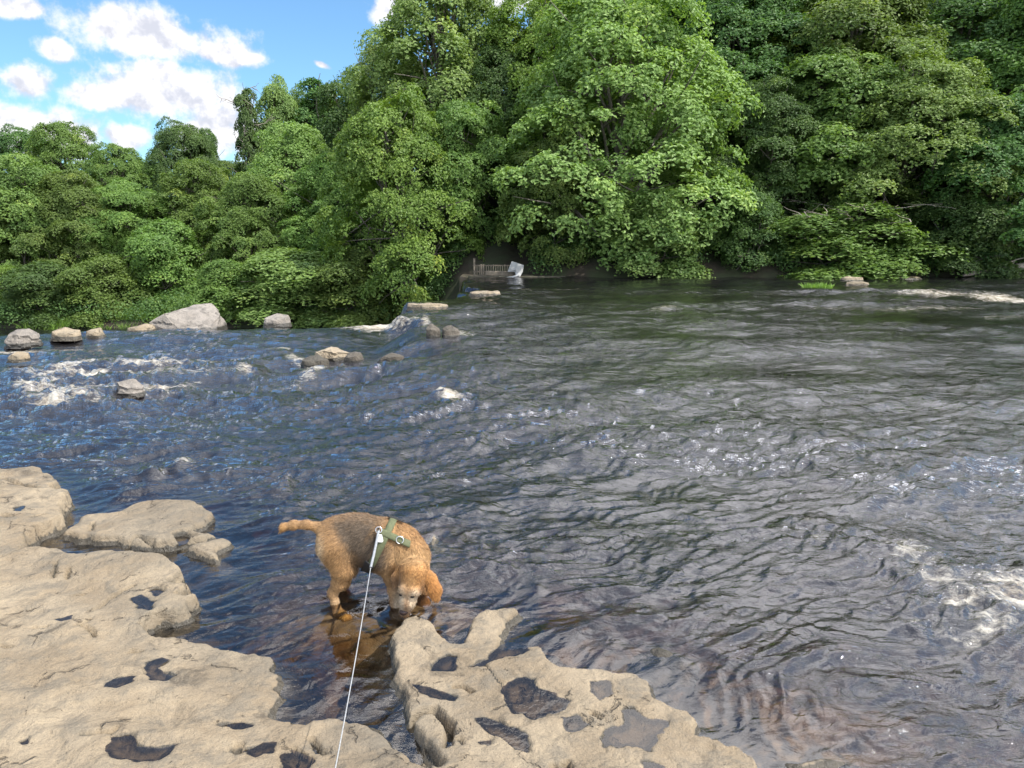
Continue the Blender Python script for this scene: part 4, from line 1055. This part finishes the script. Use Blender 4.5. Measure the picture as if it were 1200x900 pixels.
def surface_nets(f, lo, hi, h):
    n = [int((b - a) / h) + 1 for a, b in zip(lo, hi)]
    ax = [lo[i] + np.arange(n[i]) * h for i in range(3)]
    G = np.stack(np.meshgrid(*ax, indexing='ij'), -1).reshape(-1, 3)
    # coarse pass: only evaluate near the surface
    v = np.full(len(G), 1.0)
    idx = np.arange(len(G)).reshape(n)
    st = 4; ci = idx[::st, ::st, ::st]
    cv = f(G[ci.ravel()]).reshape(ci.shape)
    rep = np.repeat(np.repeat(np.repeat(cv, st, 0), st, 1), st, 2)[:n[0], :n[1], :n[2]].ravel()
    near = np.abs(rep) < h * st * 2.2
    v = np.where(rep > 0, 1.0, -1.0); v[near] = f(G[near])
    v = v.reshape(n)
    s = v < 0
    cs = [(i, j, k) for i in (0, 1) for j in (0, 1) for k in (0, 1)]
    sh = tuple(m - 1 for m in n)
    cut = lambda A, c: A[c[0]:c[0] + sh[0], c[1]:c[1] + sh[1], c[2]:c[2] + sh[2]]
    cnt = sum(cut(s, c).astype(int) for c in cs)
    act = (cnt > 0) & (cnt < 8)
    num = np.zeros(sh + (3,)); den = np.zeros(sh)
    for a in cs:
        for b in cs:
            if sum(abs(a[i] - b[i]) for i in range(3)) == 1 and a < b:
                va, vb = cut(v, a), cut(v, b); x = (va < 0) != (vb < 0)
                t = np.where(x, va / np.where(x, va - vb, 1), 0)
                for i in range(3): num[..., i] += np.where(x, a[i] + t * (b[i] - a[i]), 0)
                den += x
    vid = np.full(sh, -1); vid[act] = np.arange(act.sum())
    cell = np.stack(np.nonzero(act), 1)
    V = np.array(lo) + (cell + num[act] / den[act][:, None]) * h
    Fc = []
    for axis in range(3):
        o1, o2 = [(1, 2), (2, 0), (0, 1)][axis]
        sl0 = [slice(1, -1)] * 3; sl1 = [slice(1, -1)] * 3
        sl0[axis] = slice(0, -1); sl1[axis] = slice(1, None)
        A = s[tuple(sl0)]; B = s[tuple(sl1)]
        for flip in (False, True):
            e = np.stack(np.nonzero((A & ~B) if not flip else (~A & B)), 1)
            if not len(e): continue
            base = e.copy()
            for o in range(3):
                if o != axis: base[:, o] += 1
            def c(d1, d2):
                g = base.copy(); g[:, o1] -= d1; g[:, o2] -= d2; return vid[g[:, 0], g[:, 1], g[:, 2]]
            qd = np.stack([c(1, 1), c(0, 1), c(0, 0), c(1, 0)], 1)
            Fc.append(qd[:, ::-1] if flip else qd)
    Fc = np.concatenate(Fc); Fc = Fc[(Fc >= 0).all(1)]
    return V, Fc
def grad(f, P, e=0.002):
    g = np.stack([f(P + np.eye(3)[i] * e) - f(P - np.eye(3)[i] * e) for i in range(3)], 1); return unit(g)
DV, DF = surface_nets(sdf, (-1.02, 2.92, -0.11), (-0.24, 3.40, 0.52), 0.0055)
DV = DV + grad(sdf, DV) * (0.0015 * fbm(DV[:, 0] * 40, DV[:, 1] * 40, DV[:, 2] * 40, oct=2, s=4))[:, None]
def coat(P):
    """fur colour by place, in the enlarged view's coordinates"""
    px, py = project(P[:, 0], P[:, 1], P[:, 2]); zx, zy = (px - 300) * 4.615, (py - 570) * 4.615
    front = P[:, 1] < DY + 0.02
    def bl(c, w): 
        nonlocal col; col = col * (1 - w[:, None]) + np.array(c) * w[:, None]
    def g(x, y, rx, ry): return np.exp(-(((zx - x) / rx) ** 2 + ((zy - y) / ry) ** 2))
    nz = fbm(P[:, 0] * 22, P[:, 1] * 22, P[:, 2] * 22, oct=3, s=9)
    col = np.tile(np.array([0.47, 0.265, 0.105]), (len(P), 1))
    bl((0.085, 0.066, 0.047), np.clip(1.4 * np.clip(g(575, 285, 120, 105) + 0.8 * g(660, 380, 90, 90) + 0.55 * g(490, 215, 90, 55) + .5 * g(600, 170, 130, 35), 0, 1) * (0.8 + 0.35 * nz), 0, 0.92))
    bl((0.30, 0.19, 0.10), np.clip(0.5 * g(540, 165, 160, 30), 0, 1))
    bl((0.09, 0.06, 0.04), np.clip(0.85 * g(610, 420, 80, 45), 0, 1))
    bl((0.66, 0.50, 0.31), np.clip(0.8 * g(350, 350, 25, 90) + 0.5 * g(460, 640, 60, 70) + 0.5 * g(745, 600, 40, 90), 0, 1))
    bl((0.60, 0.36, 0.07), np.clip(0.8 * g(460, 700, 60, 30), 0, 1))
    bl((0.55, 0.35, 0.16), np.clip(0.6 * g(880, 380, 90, 60) + 0.4 * g(780, 400, 60, 90), 0, 1))
    hd = sst(zy, 380, 470) * sst(zx, 700, 760) * (P[:, 1] < DY - 0.04)
    bl((0.50, 0.245, 0.072), 0.75 * hd)
    bl((0.60, 0.34, 0.13), np.clip(0.8 * g(835, 520, 45, 45) * hd, 0, 1))
    bl((0.74, 0.61, 0.44), np.clip(0.95 * (g(775, 600, 38, 60) + g(870, 595, 45, 32) + g(855, 650, 40, 55) + g(770, 660, 30, 40)) * hd, 0, 0.92))
    bl((0.34, 0.20, 0.10), np.clip(0.7 * g(812, 640, 16, 55) * hd, 0, 1))
    bl((0.52, 0.225, 0.055), np.clip(1.0 * g(960, 550, 60, 80), 0, 0.9))
    bl((0.15, 0.075, 0.03), np.clip(1.0 * g(752, 515, 25, 40) + 0.8 * g(905, 560, 20, 60), 0, 0.8))  # left ear's shadow painted dark into the coat; right ear's inner edge darkened too
    bl((0.20, 0.12, 0.055), np.clip(0.55 * g(260, 200, 110, 22), 0, 1))
    bl((0.55, 0.30, 0.10), np.clip(0.9 * g(120, 250, 50, 40), 0, 1))
    return np.clip(col * (1 + 0.16 * nz[:, None]), 0.01, 0.9), zx, zy
root = empty('dog', tuple(dp_(560, 690)[:2]) + (-0.05,))
tag(root, 'tan wire-haired dog in olive harness drinking from the river', 'dog')
org = np.array(root.location)
cc_, _, _ = coat(DV)
me = mesh_np('body', DV - org, DF); attr_col(me, 'coat', cc_); body = link('body', me, M_COAT, root)
# fur: short tapering blades that follow the lie of the coat
rng = np.random.default_rng(3)
tri = np.concatenate([DF[:, [0, 1, 2]], DF[:, [0, 2, 3]]]); A_, B_, C_ = DV[tri[:, 0]], DV[tri[:, 1]], DV[tri[:, 2]]
ar = np.linalg.norm(np.cross(B_ - A_, C_ - A_), axis=1); NH = 62000
pick = rng.choice(len(tri), NH, p=ar / ar.sum()); u, v = rng.random((2, NH, 1)); fl = (u + v) > 1; u = np.where(fl, 1 - u, u); v = np.where(fl, 1 - v, v)
HP = A_[pick] + (B_[pick] - A_[pick]) * u + (C_[pick] - A_[pick]) * v
HN = grad(sdf, HP)
hc, hx, hy = coat(HP)
flow = np.tile(np.array([-0.75, 0.0, -0.55]), (NH, 1))
hd = (hy > 420) & (hx > 715) & (HP[:, 1] < DY - 0.05)
flow[hd] = np.array([0.15, 0.1, 0.9])            # the face: hair lies from the nose back over the skull
flow[(hx > 890) & (hy > 450)] = np.array([0.35, -0.1, -0.9])
rf = (hx > 750) & (hy < 440) & (HP[:, 1] > DY - 0.13); flow[rf] = np.array([0.25, -0.35, -0.8])
flow[hx < 350] = np.array([-0.9, 0, -0.35])
lg = (hy > 480) & (hx < 715); flow[lg] = np.array([-0.1, 0, -1.0])
flow = flow + rng.normal(size=(NH, 3)) * 0.22
flow = unit(flow - HN * (flow * HN).sum(1, keepdims=True))
ln = np.full(NH, 0.020); ln[hd] = 0.011; ln[rf] = 0.021; ln[lg] = 0.009; ln[hx < 350] = 0.011; ln[(hx > 890) & (hy > 450)] = 0.010
ln *= rng.uniform(0.6, 1.25, NH)
hdir = unit(flow + HN * rng.uniform(0.25, 0.55, (NH, 1)))
side = unit(np.cross(hdir, HN + rng.normal(size=(NH, 3)) * 0.5)) * 0.0011
tipv = HP + hdir * ln[:, None] - np.array([0, 0, 0.15]) * ln[:, None]
HV = np.stack([HP - side - HN * 0.001, HP + side - HN * 0.001, tipv], 1).reshape(-1, 3)
hc = np.clip(hc * rng.uniform(0.68, 1.38, (NH, 1)), 0.01, 0.9)
me = mesh_np('fur', HV - org, np.arange(3 * NH).reshape(-1, 3), True); attr_col(me, 'coat', np.repeat(hc, 3, 0))
fur = link('fur', me, M_COAT, root)
def march(zx, zy, off=0.0):
    d = unit(np.array(ray(300 + zx / 4.615, 570 + zy / 4.615))); t = 2.6
    for _ in range(80):
        p = np.array([0, 0, CAMH]) + d * t; e = float(sdf(p[None])[0]) - off
        t += e * 0.8
        if abs(e) < 0.0003 or t > 5: break
    return p
def ball(name, c, r, mat, parent, sq=(1, 1, 1)):
    bm = bmesh.new(); bmesh.ops.create_uvsphere(bm, u_segments=14, v_segments=10, radius=r)
    bmesh.ops.scale(bm, vec=sq, verts=bm.verts[:])
    me = bpy.data.meshes.new(name); bm.to_mesh(me); bm.free()
    me.polygons.foreach_set('use_smooth', np.full(len(me.polygons), True, bool))
    o = link(name, me, mat, parent); o.location = Vector(c) - Vector(org); return o
for ex, ey in ((786, 586), (846, 597)):
    ball('eye', march(ex, ey, -0.001), 0.0085, M_EYE, root, (1.15, 1, 0.62))
ball('nose', march(798, 680, -0.004), 0.0165, M_NOSE, root, (1.15, 0.9, 0.8))
# harness: straps wrapped round the body
hroot = empty('dog_harness', tuple(org)); tag(hroot, 'olive green webbing harness strapped round the dog\'s chest', 'harness')
def strap(name, mat, c, nrm, half, t0, t1, off=0.007, n=70, parent=hroot, rng_=None):
    """closed or open band where the plane (c, nrm) meets the body"""
    nrm = unit(np.array(nrm)); e1 = unit(np.cross(nrm, [0, 1.0, 0.0])); e2 = np.cross(nrm, e1)
    if rng_:                                        # keep the stretch of the loop on the near side between two columns
        a_ = np.linspace(0, 2 * np.pi, 361)[:-1]; D_ = np.cos(a_)[:, None] * e1 + np.sin(a_)[:, None] * e2
        lo = np.zeros(360); hi = np.full(360, 0.24)
        for _ in range(20):
            m_ = (lo + hi) / 2; f_ = sdf(c + D_ * m_[:, None]) < off; lo = np.where(f_, m_, lo); hi = np.where(f_, hi, m_)
        Q_ = c + D_ * lo[:, None]; zx_ = (project(Q_[:, 0], Q_[:, 1], Q_[:, 2])[0] - 300) * 4.615
        ok = (zx_ > rng_[0]) & (zx_ < rng_[1]) & rng_[2](Q_)
        st_ = [k for k in range(360) if ok[k] and not ok[k - 1]][0]; m_ = 0
        while ok[(st_ + m_) % 360] and m_ < 359: m_ += 1
        t0, t1 = a_[st_], a_[st_] + (m_ - 1) * np.pi / 180
    an = np.linspace(t0, t1, n); W_ = np.linspace(-half, half, 4)
    V = []
    for w in W_:
        o_ = np.tile(c + nrm * w, (n, 1)); d = np.cos(an)[:, None] * e1 + np.sin(an)[:, None] * e2; t = np.full(n, 0.25)
        lo = np.zeros(n); hi = np.full(n, 0.24)
        for _ in range(26):
            m_ = (lo + hi) / 2; f_ = sdf(o_ + d * m_[:, None]) - off; lo = np.where(f_ < 0, m_, lo); hi = np.where(f_ < 0, hi, m_)
        V.append(o_ + d * lo[:, None])
    V = np.concatenate(V); me = mesh_np(name, V - org, grid_faces(4, n)); o = link(name, me, mat, parent)
    md = o.modifiers.new('thick', 'SOLIDIFY'); md.thickness = 0.004; md.offset = 1
    return o
trunk_c = dp_(672, 320, -.005)
axis_dir = dp_(740, 360) - dp_(580, 285)
strap('girth_strap', M_OLIVE, trunk_c, axis_dir, 0.0155, 0, 2 * math.pi, 0.010)
strap('belly_strap', M_BLACK, trunk_c + unit(axis_dir) * -0.008, axis_dir, 0.022, 0.95 * math.pi * 0.0 + math.pi * 0.62, math.pi * 1.42, 0.013)
neck_c = dp_(765, 320, -.03)
strap('shoulder_strap', M_OLIVE, dp_(735, 272, -.01), np.cross(dp_(800, 300) - dp_(664, 240), np.array(ray(455, 632))), 0.014, 0, 0, 0.011, rng_=(672, 835, lambda Q: Q[:, 1] < DY - 0.01))
strap('spine_strap', M_BLACK, dp_(745, 320, 0), (0.12, 1, 0), 0.011, 0, 0, 0.012, rng_=(715, 800, lambda Q: Q[:, 2] > 0.3))
def ring(name, c, r, tr, nrm, mat, parent):
    nrm = unit(np.array(nrm)); e1 = unit(np.cross(nrm, [0.1, 0.3, 1])); e2 = np.cross(nrm, e1)
    a = np.linspace(0, 2 * np.pi, 19)
    v, f = tube(np.array(c) + r * (np.cos(a)[:, None] * e1 + np.sin(a)[:, None] * e2) - org, tr, 6)
    return link(name, mesh_np(name, v, f), mat, parent)
dring = march(664, 236, 0.020)
ring('lead_ring', dring, 0.013, 0.0022, (0.1, -1, 0.35), M_STEEL, hroot)
ring('strap_ring', march(778, 290, 0.018), 0.0155, 0.0024, (0.2, -1, 0.2), M_STEEL, hroot)
bm = bmesh.new(); vs = [bm.verts.new(Vector(a)) for a in ((-.008, 0, .014), (.008, 0, .014), (.016, 0, -.012), (.012, 0, -.018), (-.012, 0, -.018), (-.016, 0, -.012))]
f = bm.faces.new(vs); r_ = bmesh.ops.extrude_face_region(bm, geom=[f]); bmesh.ops.translate(bm, vec=(0, 0.003, 0), verts=[e for e in r_['geom'] if isinstance(e, bmesh.types.BMVert)])
bmesh.ops.recalc_face_normals(bm, faces=bm.faces[:])
me = bpy.data.meshes.new('name_tag'); bm.to_mesh(me); bm.free()
o = link('name_tag', me, M_TAG, hroot); o.location = Vector(march(669, 278, 0.024)) - Vector(org); o.rotation_euler = (R(-20), R(8), R(10))
# lead: short grey strap, then thin pale cord up to the photographer's hand
lroot = empty('dog_lead', tuple(dring)); tag(lroot, 'thin pale cord lead with grey strap running from the harness to the photographer', 'lead')
dq = np.array(dring); low_end = np.array(at_y(300 + 620 / 4.615, 570 + 440 / 4.615, 2.86)); hand = np.array(at_y(372, 1010, 1.25))
def lrel(P): return np.asarray(P) - dq
sp_ = np.linspace(0, 1, 9)[:, None]
s_pts = dq + (low_end - dq) * sp_; s_pts[:, 2] -= 0.006 * np.sin(np.pi * sp_[:, 0])
v, f = tube(lrel(s_pts), np.r_[0.005, np.full(8, 0.0055)], 8); link('grey_strap', mesh_np('grey_strap', v, f), M_GREYSTRAP, lroot)
v, f = tube(lrel([s_pts[0] + [0, -.004, .008], s_pts[0], s_pts[1]]), [0.004, 0.0065, 0.004], 8); link('swivel_clip', mesh_np('swivel_clip', v, f), M_STEEL, lroot)
c_ = low_end + (hand - low_end) * np.linspace(0, 1, 30)[:, None]; c_[:, 2] -= 0.02 * np.sin(np.pi * np.linspace(0, 1, 30))
v, f = tube(lrel(c_), 0.0017, 6); link('cord', mesh_np('cord', v, f), M_CORD, lroot)
